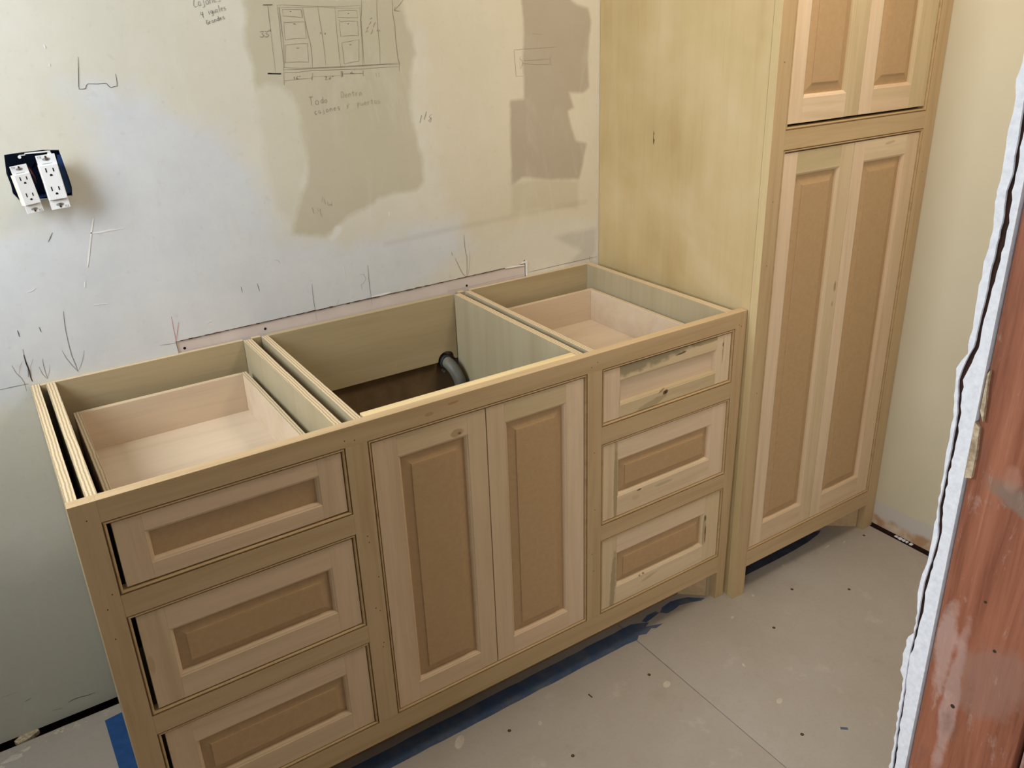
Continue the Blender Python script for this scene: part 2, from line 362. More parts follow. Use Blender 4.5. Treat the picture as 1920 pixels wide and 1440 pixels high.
    def build(s, name, parent=None, org=None, bevel=0.0, smooth=False, fix=True):
        root = parent
        o0 = Vector(org) if org is not None else Vector((0, 0, 0))
        if parent is not None and org is None: o0 = Vector(parent.get('_o', (0, 0, 0)))
        me = bpy.data.meshes.new(name)
        me.from_pydata([tuple(Vector(p)-o0) for p in s.v], [], s.f)
        for mt in s.mats: me.materials.append(M[mt])
        me.polygons.foreach_set('material_index', s.m)
        if smooth: me.polygons.foreach_set('use_smooth', [True]*len(me.polygons))
        me.update()
        if fix:
            import bmesh
            bm = bmesh.new(); bm.from_mesh(me); bmesh.ops.remove_doubles(bm, verts=bm.verts, dist=1e-6)
            bmesh.ops.recalc_face_normals(bm, faces=bm.faces); bm.to_mesh(me); bm.free()
        ob = bpy.data.objects.new(name, me); COL.objects.link(ob)
        if parent is not None: ob.parent = parent
        else: ob.location = o0
        ob['_o'] = tuple(o0)
        if bevel:
            bv = ob.modifiers.new('bevel', 'BEVEL'); bv.width = bevel; bv.segments = 2; bv.limit_method = 'ANGLE'; bv.angle_limit = math.radians(50)
        return ob
def thing(name, label, cat, loc, group=None):
    o = bpy.data.objects.new(name, None); COL.objects.link(o); o.location = loc; o['_o'] = tuple(loc)
    o.empty_display_size = .05
    o['label'] = label; o['category'] = cat
    if group: o['group'] = group
    return o
def sub(name, parent):
    o = bpy.data.objects.new(name, None); COL.objects.link(o); o.parent = parent; o['_o'] = tuple(parent['_o']); o.empty_display_size = .03
    return o
def tag(o, label, cat, group=None, kind=None):
    o['label'] = label; o['category'] = cat
    if group: o['group'] = group
    if kind: o['kind'] = kind
    return o
def struct(o, label=None):
    o['kind'] = 'structure'
    if label: o['label'] = label
    return o
# ---- traced wall marks: stroke = (width, darkness, [(x, z), ...]) on the back wall; outlines of stains and of the broken jamb
STROKES={'sketch':[(2.2,1,[(0.5933,1.5449),(0.6131,1.5449)]),(2.8,1,[(0.5831,1.41),(0.6126,1.4083)]),(2.0,1,[(0.5845,1.4111),(0.6107,1.4073)]),(1,0.9,[(0.603,1.5436),(0.6028,1.5265),(0.6026,1.4962)]),(0.7,0.6,[(0.6026,1.4962),(0.6015,1.4611),(0.6007,1.4108)]),(0.8,0.5,[(0.6232,1.5437),(0.6388,1.5442),(0.6799,1.5417),(0.7146,1.5403),(0.7552,1.5388),(0.8114,1.5395)]),(0.7,0.4,[(0.6285,1.5392),(0.6795,1.5386),(0.7144,1.5388),(0.7574,1.5356),(0.8095,1.5336)]),(1,0.6,[(0.6231,1.5432),(0.6232,1.5108),(0.6217,1.4669),(0.6215,1.4311),(0.6186,1.4109)]),(0.9,0.6,[(0.6274,1.5399),(0.6268,1.5107),(0.6266,1.4667),(0.6218,1.4209)]),(0.7,0.5,[(0.6264,1.541),(0.6261,1.4888)]),(1.1,0.7,[(0.8153,1.5507),(0.8141,1.5372),(0.8095,1.5099),(0.8089,1.4753),(0.8067,1.4167)]),(0.9,0.6,[(0.81,1.5384),(0.8079,1.5054),(0.8065,1.4591),(0.803,1.4121)]),(0.9,0.6,[(0.634,1.5355),(0.674,1.5344),(0.6755,1.5181),(0.6598,1.5203),(0.6329,1.5229),(0.6335,1.5355)]),(0.9,0.6,[(0.6331,1.5122),(0.6339,1.5094),(0.656,1.5103),(0.6794,1.5102),(0.6782,1.4769),(0.6539,1.4778),(0.631,1.4754),(0.6327,1.5094)]),(0.9,0.6,[(0.6306,1.4654),(0.6524,1.4667),(0.6794,1.4667),(0.6773,1.4286),(0.6549,1.4303),(0.6251,1.4305),(0.6306,1.4654)]),(0.9,0.6,[(0.7572,1.5298),(0.7749,1.5308),(0.8011,1.5297),(0.8026,1.5147),(0.781,1.5153),(0.7556,1.5168),(0.758,1.5298)]),(0.9,0.6,[(0.7566,1.5119),(0.7605,1.5077),(0.7802,1.5089),(0.8012,1.5074),(0.7995,1.478),(0.7794,1.4787),(0.7577,1.4777),(0.7574,1.5078)]),(0.9,0.6,[(0.7588,1.465),(0.778,1.4668),(0.7997,1.4699),(0.7951,1.4244),(0.7756,1.423),(0.7593,1.4204),(0.7593,1.4426),(0.7583,1.4651)]),(1,0.6,[(0.6782,1.5378),(0.6799,1.5136),(0.6832,1.4823),(0.6863,1.4642),(0.686,1.4369),(0.6842,1.4175)]),(1.2,0.5,[(0.6751,1.5335),(0.6751,1.5203)]),(0.9,0.6,[(0.712,1.5397),(0.7136,1.5126),(0.7152,1.4856),(0.7161,1.4561),(0.7157,1.4204)]),(0.9,0.6,[(0.7511,1.5373),(0.7497,1.4935),(0.7496,1.45),(0.75,1.4138)]),(1.2,0.9,[(0.7099,1.4876),(0.7129,1.4875),(0.7126,1.4848),(0.7101,1.4849)]),(1.2,0.9,[(0.7199,1.4859),(0.7234,1.4858),(0.7227,1.4836),(0.7201,1.4836)]),(1.2,0.9,[(0.6491,1.531),(0.652,1.5309)]),(1.2,0.9,[(0.6525,1.5062),(0.6555,1.5068),(0.6592,1.5055)]),(1.2,0.9,[(0.6528,1.4586),(0.6561,1.4578),(0.6597,1.4581)]),(1.2,0.9,[(0.7794,1.5239),(0.7825,1.5238)]),(1.2,0.9,[(0.7757,1.504),(0.7781,1.5022),(0.7808,1.505)]),(1.2,0.9,[(0.7761,1.4599),(0.7812,1.4597)]),(1.2,0.9,[(0.8466,1.4884),(0.8462,1.4847)]),(1.2,0.9,[(0.8515,1.4883),(0.8523,1.4845)]),(1,0.7,[(0.8514,1.5501),(0.8492,1.5134),(0.8486,1.4809),(0.849,1.4526),(0.8464,1.4164)]),(1.2,0.7,[(0.8896,1.5495),(0.8883,1.5217),(0.8914,1.4959),(0.8906,1.4675),(0.8924,1.4266),(0.8956,1.4131),(0.8939,1.4071)]),(2.2,0.35,[(0.8173,1.4832),(0.8219,1.4888),(0.8241,1.4841)]),(2.2,0.35,[(0.8208,1.4907),(0.8262,1.4956)]),(2.2,0.35,[(0.8271,1.499),(0.8316,1.5035),(0.8333,1.5069)]),(2.2,0.35,[(0.8316,1.5111),(0.8368,1.5138)]),(2.2,0.35,[(0.8298,1.4792),(0.8337,1.4849),(0.8359,1.4902)]),(2.2,0.35,[(0.8373,1.4929),(0.8408,1.5009),(0.8445,1.5043)]),(1.1,0.9,[(0.9174,1.549),(0.9066,1.5387),(0.893,1.5274)]),(1.1,0.9,[(0.896,1.5355),(0.893,1.5274),(0.9018,1.526),(0.9063,1.5259)]),(0.9,0.6,[(0.62,1.4206),(0.6531,1.4171),(0.6833,1.4164),(0.7508,1.4154),(0.8044,1.4149),(0.854,1.4151),(0.8941,1.4149)]),(0.9,0.6,[(0.6185,1.4098),(0.652,1.409),(0.6826,1.4111),(0.75,1.4089),(0.8035,1.4073),(0.8533,1.4081),(0.8951,1.407)]),(0.8,0.6,[(0.6181,1.4159),(0.6527,1.4146),(0.7088,1.4145),(0.7611,1.4135),(0.8539,1.4141),(0.8943,1.4115)]),(0.8,0.6,[(0.6185,1.4098),(0.6162,1.3848)]),(0.8,0.6,[(0.6174,1.3934),(0.6374,1.3942),(0.6551,1.395),(0.6792,1.3946)]),(1,0.7,[(0.683,1.406),(0.68,1.3906)]),(0.9,0.6,[(0.6797,1.3981),(0.6789,1.3923)]),(0.8,0.5,[(0.6827,1.3979),(0.7118,1.3975),(0.7485,1.3963)]),(1.1,0.8,[(0.7501,1.4056),(0.7496,1.3926)]),(1.2,0.8,[(0.7529,1.4043),(0.7524,1.3937)]),(1.1,0.7,[(0.7536,1.3995),(0.7755,1.3989),(0.8025,1.3978)]),(0.9,0.7,[(0.8027,1.4045),(0.8025,1.3925)]),(0.9,0.6,[(0.8936,1.4071),(0.8932,1.3961)]),(1.3,0.9,[(0.64,1.4005),(0.6401,1.3954)]),(1.3,0.8,[(0.6494,1.4013),(0.6454,1.3979),(0.6455,1.3951),(0.6487,1.3958),(0.6458,1.3969)]),(1,0.8,[(0.6519,1.4011),(0.6522,1.3993)]),(1,0.8,[(0.654,1.4015),(0.6542,1.3996)]),(1.3,0.9,[(0.71,1.3958),(0.7148,1.3959),(0.7134,1.3932),(0.7099,1.3901),(0.7166,1.39)]),(1.2,0.9,[(0.7207,1.3932),(0.723,1.395),(0.7237,1.3921),(0.7213,1.3899),(0.7194,1.3914),(0.7207,1.3932)]),(1,0.8,[(0.7267,1.3952),(0.7304,1.3955)]),(1.2,0.9,[(0.7718,1.402),(0.772,1.3989)]),(1.2,0.8,[(0.7761,1.4041),(0.7745,1.3994),(0.7777,1.3993),(0.7763,1.4012)]),(0.8,0.6,[(0.7804,1.4062),(0.7823,1.4066),(0.7816,1.4047)]),(0.9,0.5,[(0.8341,1.3971),(0.834,1.3887)]),(0.9,0.5,[(0.8387,1.3961),(0.8438,1.3966),(0.8396,1.3937),(0.8431,1.3906),(0.8379,1.388)])],'writing':[(1.3,1,[(0.5789,1.4931),(0.5872,1.4937),(0.5826,1.4893),(0.5868,1.4858),(0.5825,1.4825),(0.5775,1.484)]),(1.3,1,[(0.5898,1.4931),(0.5968,1.494),(0.5916,1.4896),(0.5973,1.4859),(0.5925,1.4826),(0.5874,1.4836)]),(1.1,0.9,[(0.5984,1.4968),(0.5994,1.4937)]),(1.1,0.9,[(0.6021,1.4975),(0.6023,1.4927)]),(1.0,0.9,[(0.4582,1.5585),(0.4545,1.5548),(0.4533,1.5474),(0.4555,1.5435),(0.461,1.5457)]),(1.0,0.9,[(0.4673,1.5531),(0.4633,1.553),(0.462,1.5477),(0.4654,1.5454),(0.4674,1.5516),(0.4681,1.546)]),(1.0,0.9,[(0.4735,1.5558),(0.4742,1.5443),(0.4703,1.5428)]),(1.0,0.9,[(0.4733,1.5594),(0.4734,1.5601)]),(1.0,0.9,[(0.4807,1.5565),(0.4777,1.5537),(0.4784,1.5487),(0.482,1.5487),(0.4837,1.5534),(0.4807,1.5565)]),(1.0,0.9,[(0.486,1.5495),(0.4859,1.5575)]),(1.0,0.9,[(0.486,1.5554),(0.4886,1.5585),(0.4908,1.5563),(0.4916,1.5506)]),(1.0,0.9,[(0.4937,1.5554),(0.4992,1.5573),(0.4974,1.5603),(0.494,1.557),(0.4947,1.552),(0.4995,1.5529)]),(1.0,0.9,[(0.5071,1.5618),(0.5031,1.5602),(0.5033,1.5576),(0.5074,1.5567),(0.5068,1.5536),(0.5024,1.5531)]),(1.1,1,[(0.4642,1.5349),(0.4643,1.529),(0.469,1.5303)]),(1.1,1,[(0.4677,1.5349),(0.4682,1.5237)]),(1.0,1,[(0.4806,1.5352),(0.4812,1.5293)]),(1.0,1,[(0.4802,1.5378),(0.4803,1.5384)]),(1.0,1,[(0.4878,1.5363),(0.4848,1.5361),(0.4843,1.5322),(0.4871,1.5312),(0.4878,1.5363),(0.4887,1.5278),(0.4852,1.5265)]),(1.0,1,[(0.489,1.5371),(0.4902,1.5319),(0.4926,1.5322),(0.4932,1.5375),(0.4941,1.5323)]),(1.0,1,[(0.4986,1.5387),(0.4956,1.5386),(0.4948,1.5346),(0.4974,1.533),(0.4987,1.5377),(0.4995,1.5335)]),(1.0,1,[(0.5016,1.5459),(0.5028,1.5343)]),(1.0,1,[(0.5056,1.5382),(0.5096,1.5396),(0.5082,1.5418),(0.5057,1.5393),(0.5064,1.5356),(0.51,1.5365)]),(1.0,1,[(0.5149,1.543),(0.5119,1.5418),(0.5122,1.5399),(0.5153,1.5393),(0.5149,1.537),(0.5116,1.5365)]),(1.1,1,[(0.4759,1.5188),(0.4734,1.5189),(0.4726,1.5133),(0.4753,1.5105),(0.4772,1.5129),(0.4765,1.5154),(0.4747,1.5144)]),(1.1,1,[(0.4792,1.5117),(0.4786,1.5164)]),(1.1,1,[(0.4789,1.5147),(0.48,1.5171),(0.4815,1.5168)]),(1.1,1,[(0.487,1.5185),(0.4846,1.5182),(0.4841,1.5149),(0.4864,1.5138),(0.4872,1.5176),(0.488,1.5142)]),(1.1,1,[(0.49,1.5148),(0.4894,1.5196)]),(1.1,1,[(0.4896,1.5183),(0.491,1.5203),(0.4924,1.5191),(0.4933,1.5158)]),(1.1,1,[(0.4981,1.5217),(0.4956,1.5214),(0.4952,1.5181),(0.4974,1.517),(0.4984,1.52)]),(1.1,1,[(0.4975,1.526),(0.4991,1.5175)]),(1.1,1,[(0.5006,1.5206),(0.5038,1.522),(0.5025,1.5237),(0.5007,1.5216),(0.5014,1.5186),(0.5043,1.5195)]),(1.1,1,[(0.5091,1.5254),(0.5068,1.5243),(0.5071,1.5227),(0.5096,1.5224),(0.5095,1.5205),(0.5068,1.5199)]),(1.1,0.6,[(0.6671,1.3559),(0.6769,1.3562)]),(1.1,0.6,[(0.672,1.3561),(0.6718,1.338)]),(1.1,0.6,[(0.6858,1.3484),(0.6818,1.3456),(0.6822,1.3393),(0.6867,1.3385),(0.6892,1.344),(0.6858,1.3484)]),(1.1,0.6,[(0.6995,1.3473),(0.6958,1.3479),(0.6941,1.3431),(0.6971,1.3404),(0.6994,1.3446)]),(1.1,0.6,[(0.7,1.3541),(0.6997,1.3405)]),(1.1,0.6,[(0.7066,1.3481),(0.7035,1.346),(0.7038,1.3412),(0.7072,1.3406),(0.7091,1.3447),(0.7066,1.3481)]),(1.0,0.5,[(0.7442,1.3619),(0.7445,1.3481),(0.7491,1.3497),(0.7505,1.3553),(0.7481,1.3614),(0.7442,1.3619)]),(1.0,0.5,[(0.7531,1.3527),(0.7585,1.3537),(0.7568,1.3568),(0.7534,1.3541),(0.7539,1.3493),(0.7586,1.3495)]),(1.0,0.5,[(0.7618,1.349),(0.762,1.3566)]),(1.0,0.5,[(0.7621,1.3546),(0.7647,1.3572),(0.7667,1.3548),(0.7673,1.3493)]),(1.0,0.5,[(0.7725,1.3627),(0.7733,1.3503),(0.7752,1.3497)]),(1.0,0.5,[(0.7703,1.3578),(0.7757,1.3587)]),(1.0,0.5,[(0.7797,1.3499),(0.7798,1.3576)]),(1.0,0.5,[(0.7799,1.3548),(0.7822,1.3581),(0.7846,1.3571)]),(1.0,0.5,[(0.791,1.3582),(0.7879,1.3559),(0.7885,1.3511),(0.792,1.3506),(0.7938,1.3548),(0.791,1.3582)]),(1.1,0.6,[(0.682,1.3244),(0.6788,1.3251),(0.677,1.3214),(0.6793,1.3179),(0.6827,1.3189)]),(1.1,0.6,[(0.6907,1.3253),(0.6872,1.3256),(0.6861,1.3211),(0.6891,1.3188),(0.6908,1.3241),(0.6915,1.3191)]),(1.1,0.6,[(0.6983,1.3273),(0.699,1.3173),(0.6956,1.3163)]),(1.1,0.6,[(0.6981,1.3304),(0.6982,1.3311)]),(1.1,0.6,[(0.7068,1.3275),(0.7041,1.3254),(0.7048,1.321),(0.708,1.3207),(0.7094,1.3246),(0.7068,1.3275)]),(1.1,0.6,[(0.7137,1.3213),(0.7135,1.3282)]),(1.1,0.6,[(0.7136,1.3263),(0.7159,1.3288),(0.7178,1.3267),(0.7185,1.3217)]),(1.1,0.6,[(0.7226,1.3259),(0.7274,1.3271),(0.7258,1.3298),(0.7228,1.3272),(0.7235,1.3229),(0.7277,1.3233)]),(1.1,0.6,[(0.7364,1.3305),(0.733,1.3295),(0.7332,1.3272),(0.7368,1.3261),(0.7363,1.3235),(0.7324,1.3234)]),(1,0.5,[(0.7548,1.3326),(0.7565,1.3285)]),(1,0.5,[(0.7595,1.3348),(0.7547,1.3232)]),(1.0,0.45,[(0.7814,1.3349),(0.7816,1.3233)]),(1.0,0.45,[(0.7814,1.3336),(0.7854,1.3351),(0.7862,1.3306),(0.7819,1.3285)]),(1.0,0.45,[(0.7894,1.3352),(0.7903,1.3288),(0.7932,1.3285),(0.7945,1.3348),(0.795,1.3283)]),(1.0,0.45,[(0.7979,1.3323),(0.803,1.3332),(0.8014,1.3361),(0.7982,1.3336),(0.7987,1.3291),(0.8031,1.3293)]),(1.0,0.45,[(0.8068,1.3288),(0.807,1.3359)]),(1.0,0.45,[(0.8071,1.3333),(0.8092,1.3364),(0.8114,1.3354)]),(1.0,0.45,[(0.8168,1.3415),(0.8175,1.3298),(0.8194,1.3292)]),(1.0,0.45,[(0.8147,1.3368),(0.8198,1.3377)]),(1.0,0.45,[(0.8284,1.3361),(0.8247,1.3366),(0.8234,1.332),(0.8264,1.3295),(0.8285,1.3348),(0.829,1.3296)]),(1.0,0.45,[(0.837,1.3371),(0.8333,1.3363),(0.8334,1.3339),(0.8371,1.3325),(0.8365,1.3299),(0.8324,1.33)]),(1.2,0.9,[(0.937,1.2767),(0.943,1.2937)]),(1.2,0.9,[(0.9493,1.2829),(0.9566,1.3014)]),(1.2,0.9,[(0.9709,1.2945),(0.9632,1.2895),(0.9687,1.283),(0.9651,1.2757),(0.9611,1.2792),(0.9697,1.2873)]),(1,0.5,[(0.6436,1.1137),(0.6465,1.099)]),(1,0.5,[(0.6556,1.1107),(0.6567,1.1027),(0.6626,1.1084),(0.6621,1.098),(0.6653,1.0871)]),(1,0.45,[(0.6723,1.1355),(0.6686,1.1231)]),(1,0.5,[(0.6749,1.13),(0.6764,1.1163)]),(1.2,0.6,[(0.6821,1.1225),(0.6831,1.1133),(0.6915,1.1142),(0.6911,1.1109)]),(1,0.5,[(0.6922,1.1198),(0.6915,1.1095)])],'mark':[(1.3,1,[(0.2244,1.4614),(0.2203,1.4393),(0.2143,1.409),(0.214,1.4038),(0.2201,1.4034),(0.2249,1.4037),(0.228,1.4097),(0.2314,1.4124),(0.2469,1.4109),(0.2637,1.4113),(0.2667,1.4064),(0.2697,1.4027),(0.276,1.4041),(0.2823,1.4048),(0.2836,1.416),(0.2839,1.4275)]),(0.9,0.6,[(1.2417,1.4296),(1.2145,1.4291),(1.2161,1.3981),(1.2185,1.3664),(1.2405,1.3651)]),(1,0.7,[(1.2352,1.4132),(1.23,1.4074),(1.2372,1.4035),(1.2406,1.3951),(1.231,1.3823)]),(0.8,0.5,[(1.2317,1.4045),(1.2302,1.3866),(1.2406,1.3968)]),(0.9,0.4,[(1.2417,1.4022),(1.2787,1.4021),(1.3249,1.4026)]),(0.9,0.4,[(1.2415,1.3954),(1.2831,1.391),(1.3246,1.3895)]),(0.9,0.4,[(1.3298,1.4141),(1.3248,1.3997),(1.3284,1.3849)]),(0.8,0.25,[(1.2426,1.4296),(1.2981,1.43),(1.3416,1.431)]),(0.8,0.2,[(1.2712,1.4648),(1.3035,1.4619)]),(1.1,0.9,[(0.0942,0.9787),(0.0909,0.9562),(0.0894,0.9371),(0.0885,0.9097),(0.0886,0.8838),(0.0915,0.8609),(0.0924,0.8444)]),(0.9,0.8,[(0.0735,0.8975),(0.0772,0.8806),(0.0836,0.8637),(0.0926,0.8452)]),(0.9,0.7,[(0.1135,0.8877),(0.1072,0.8691),(0.1008,0.8565),(0.0932,0.845)]),(1,0.8,[(0.0351,0.888),(0.0339,0.8677),(0.035,0.8434)]),(0.9,0.7,[(0.0253,0.8731),(0.0284,0.8552),(0.0341,0.8436)]),(0.8,0.6,[(0.0453,0.8719),(0.0415,0.8577),(0.0354,0.8453)]),(3,0.9,[(0.005,0.9046),(0.0053,0.885),(0.0071,0.8687),(0.0062,0.8551),(0.0071,0.8448)]),(2,0.6,[(0.0044,0.895),(0.0062,0.8749),(0.0026,0.856)]),(1,0.5,[(0.006,0.916),(0.0053,0.9033)]),(1.1,0.9,[(-0.0517,0.8422),(-0.0295,0.8424),(-0.0007,0.8417)]),(1,0.6,[(-0.0202,0.8876),(-0.0167,0.8698),(-0.01,0.8574),(-0.0071,0.8447),(-0.0074,0.8267)]),(0.8,0.4,[(-0.0124,0.864),(-0.0069,0.8822),(0.0005,0.8921)]),(0.8,0.5,[(0.019,0.8913),(0.0113,0.8775),(0.0074,0.8547)]),(2,0.9,[(0.0057,0.9571),(0.0064,0.9509),(0.0066,0.9432)]),(1.6,0.9,[(0.0444,0.9552),(0.0451,0.9496),(0.0458,0.9444)]),(0.9,0.7,[(0.2605,0.8634),(0.2797,0.8617),(0.2946,0.8603)]),(1,0.8,[(0.2946,0.8645),(0.2953,0.8516),(0.2955,0.8422)]),(1.5,0.9,[(0.4545,0.9597),(0.4551,0.9535),(0.4554,0.9456)]),(1.3,0.8,[(0.4915,0.9602),(0.4933,0.9509),(0.4946,0.9416)]),(1.1,0.8,[(0.6194,0.9337),(0.6187,0.9061),(0.6186,0.8826),(0.6199,0.8657)]),(0.8,0.5,[(0.6194,0.8617),(0.6198,0.8421)]),(1.1,0.8,[(0.7656,0.9529),(0.7647,0.9187),(0.7652,0.8884),(0.7663,0.8714)]),(0.8,0.5,[(0.7658,0.8639),(0.7668,0.8498)]),(1,0.35,[(0.7427,0.9334),(0.752,0.9331),(0.7574,0.9201),(0.7494,0.9097),(0.743,0.9079),(0.7446,0.8941)]),(0.9,0.5,[(0.6818,0.8828),(0.677,0.8733),(0.6745,0.8678)]),(0.9,0.35,[(0.5398,1.0067),(0.5476,1.0039),(0.552,0.9956)]),(1.1,0.8,[(1.0413,0.985),(1.0412,0.9661),(1.0418,0.9493),(1.0435,0.9346),(1.0463,0.9232),(1.045,0.8979),(1.0429,0.8719)]),(1.1,0.8,[(1.0009,0.9456),(1.0034,0.9356)]),(1.1,0.8,[(1.0108,0.9271),(1.0177,0.9102),(1.0246,0.8932),(1.0306,0.8811),(1.0396,0.872)]),(0.8,0.6,[(1.0555,0.9397),(1.055,0.918),(1.0522,0.8991),(1.0478,0.8803),(1.044,0.8724)]),(1,0.8,[(1.2389,0.8458),(1.2996,0.8469),(1.362,0.8475),(1.426,0.8479),(1.4851,0.8483)]),(1,0.7,[(1.456,0.8545),(1.4561,0.8406)]),(0.8,0.5,[(1.4669,0.8467),(1.4627,0.8373),(1.4604,0.8318)]),(0.9,0.5,[(0.9835,0.8427),(1.0377,0.8422),(1.0934,0.843),(1.1621,0.8441),(1.2262,0.8436)]),(1.5,0.9,[(0.1095,1.1396),(0.1044,1.132),(0.1017,1.1276),(0.0981,1.1228)]),(1.6,0.8,[(-0.0999,0.0428),(-0.0869,0.0455),(-0.0736,0.0448),(-0.0579,0.0414),(-0.0415,0.04)]),(1.6,0.8,[(-0.1792,0.0909),(-0.1721,0.0921),(-0.1654,0.0942)]),(1.0,0.4,[(-0.2193,0.1253),(-0.2054,0.1247),(-0.1859,0.1243)]),(1.2,0.4,[(-0.134,0.0383),(-0.1143,0.0337)])],'red':[(1.2,1,[(0.2958,0.9228),(0.2957,0.8979),(0.2957,0.8769),(0.2949,0.8623)]),(1.2,1,[(0.3083,0.9067),(0.3026,0.8879),(0.2956,0.8621)])],'ridge':[(3.5,1,[(0.1872,1.1562),(0.1795,1.1347),(0.1721,1.112),(0.1663,1.0929),(0.1604,1.0738),(0.1558,1.0604)]),(4,1,[(0.1764,1.1283),(0.1942,1.1274),(0.2126,1.1285),(0.2236,1.1282)]),(2,1,[(0.2236,1.1282),(0.2404,1.1287)]),(2.5,1,[(0.1452,1.0316),(0.1424,1.0198)]),(1.8,1,[(0.1509,0.9804),(0.1782,0.9778)]),(2,1,[(0.0545,1.0353),(0.0485,1.0314),(0.038,1.0305)]),(3,1,[(0.1709,1.4858),(0.1719,1.4827),(0.1722,1.4788)]),(2.4,1,[(0.1727,1.4515),(0.1724,1.4475)]),(3,1,[(0.3673,0.8908),(0.3743,0.894),(0.3783,0.8945)]),(2,1,[(0.7018,0.9617),(0.7038,0.9452),(0.7041,0.9348)]),(6,1,[(0.7672,0.8712),(0.7959,0.8715),(0.8202,0.8724)]),(5,1,[(1.1633,0.8717),(1.1807,0.8717),(1.207,0.8707),(1.2277,0.8689)]),(2,1,[(0.8353,1.0753),(0.8344,1.0659)])]}
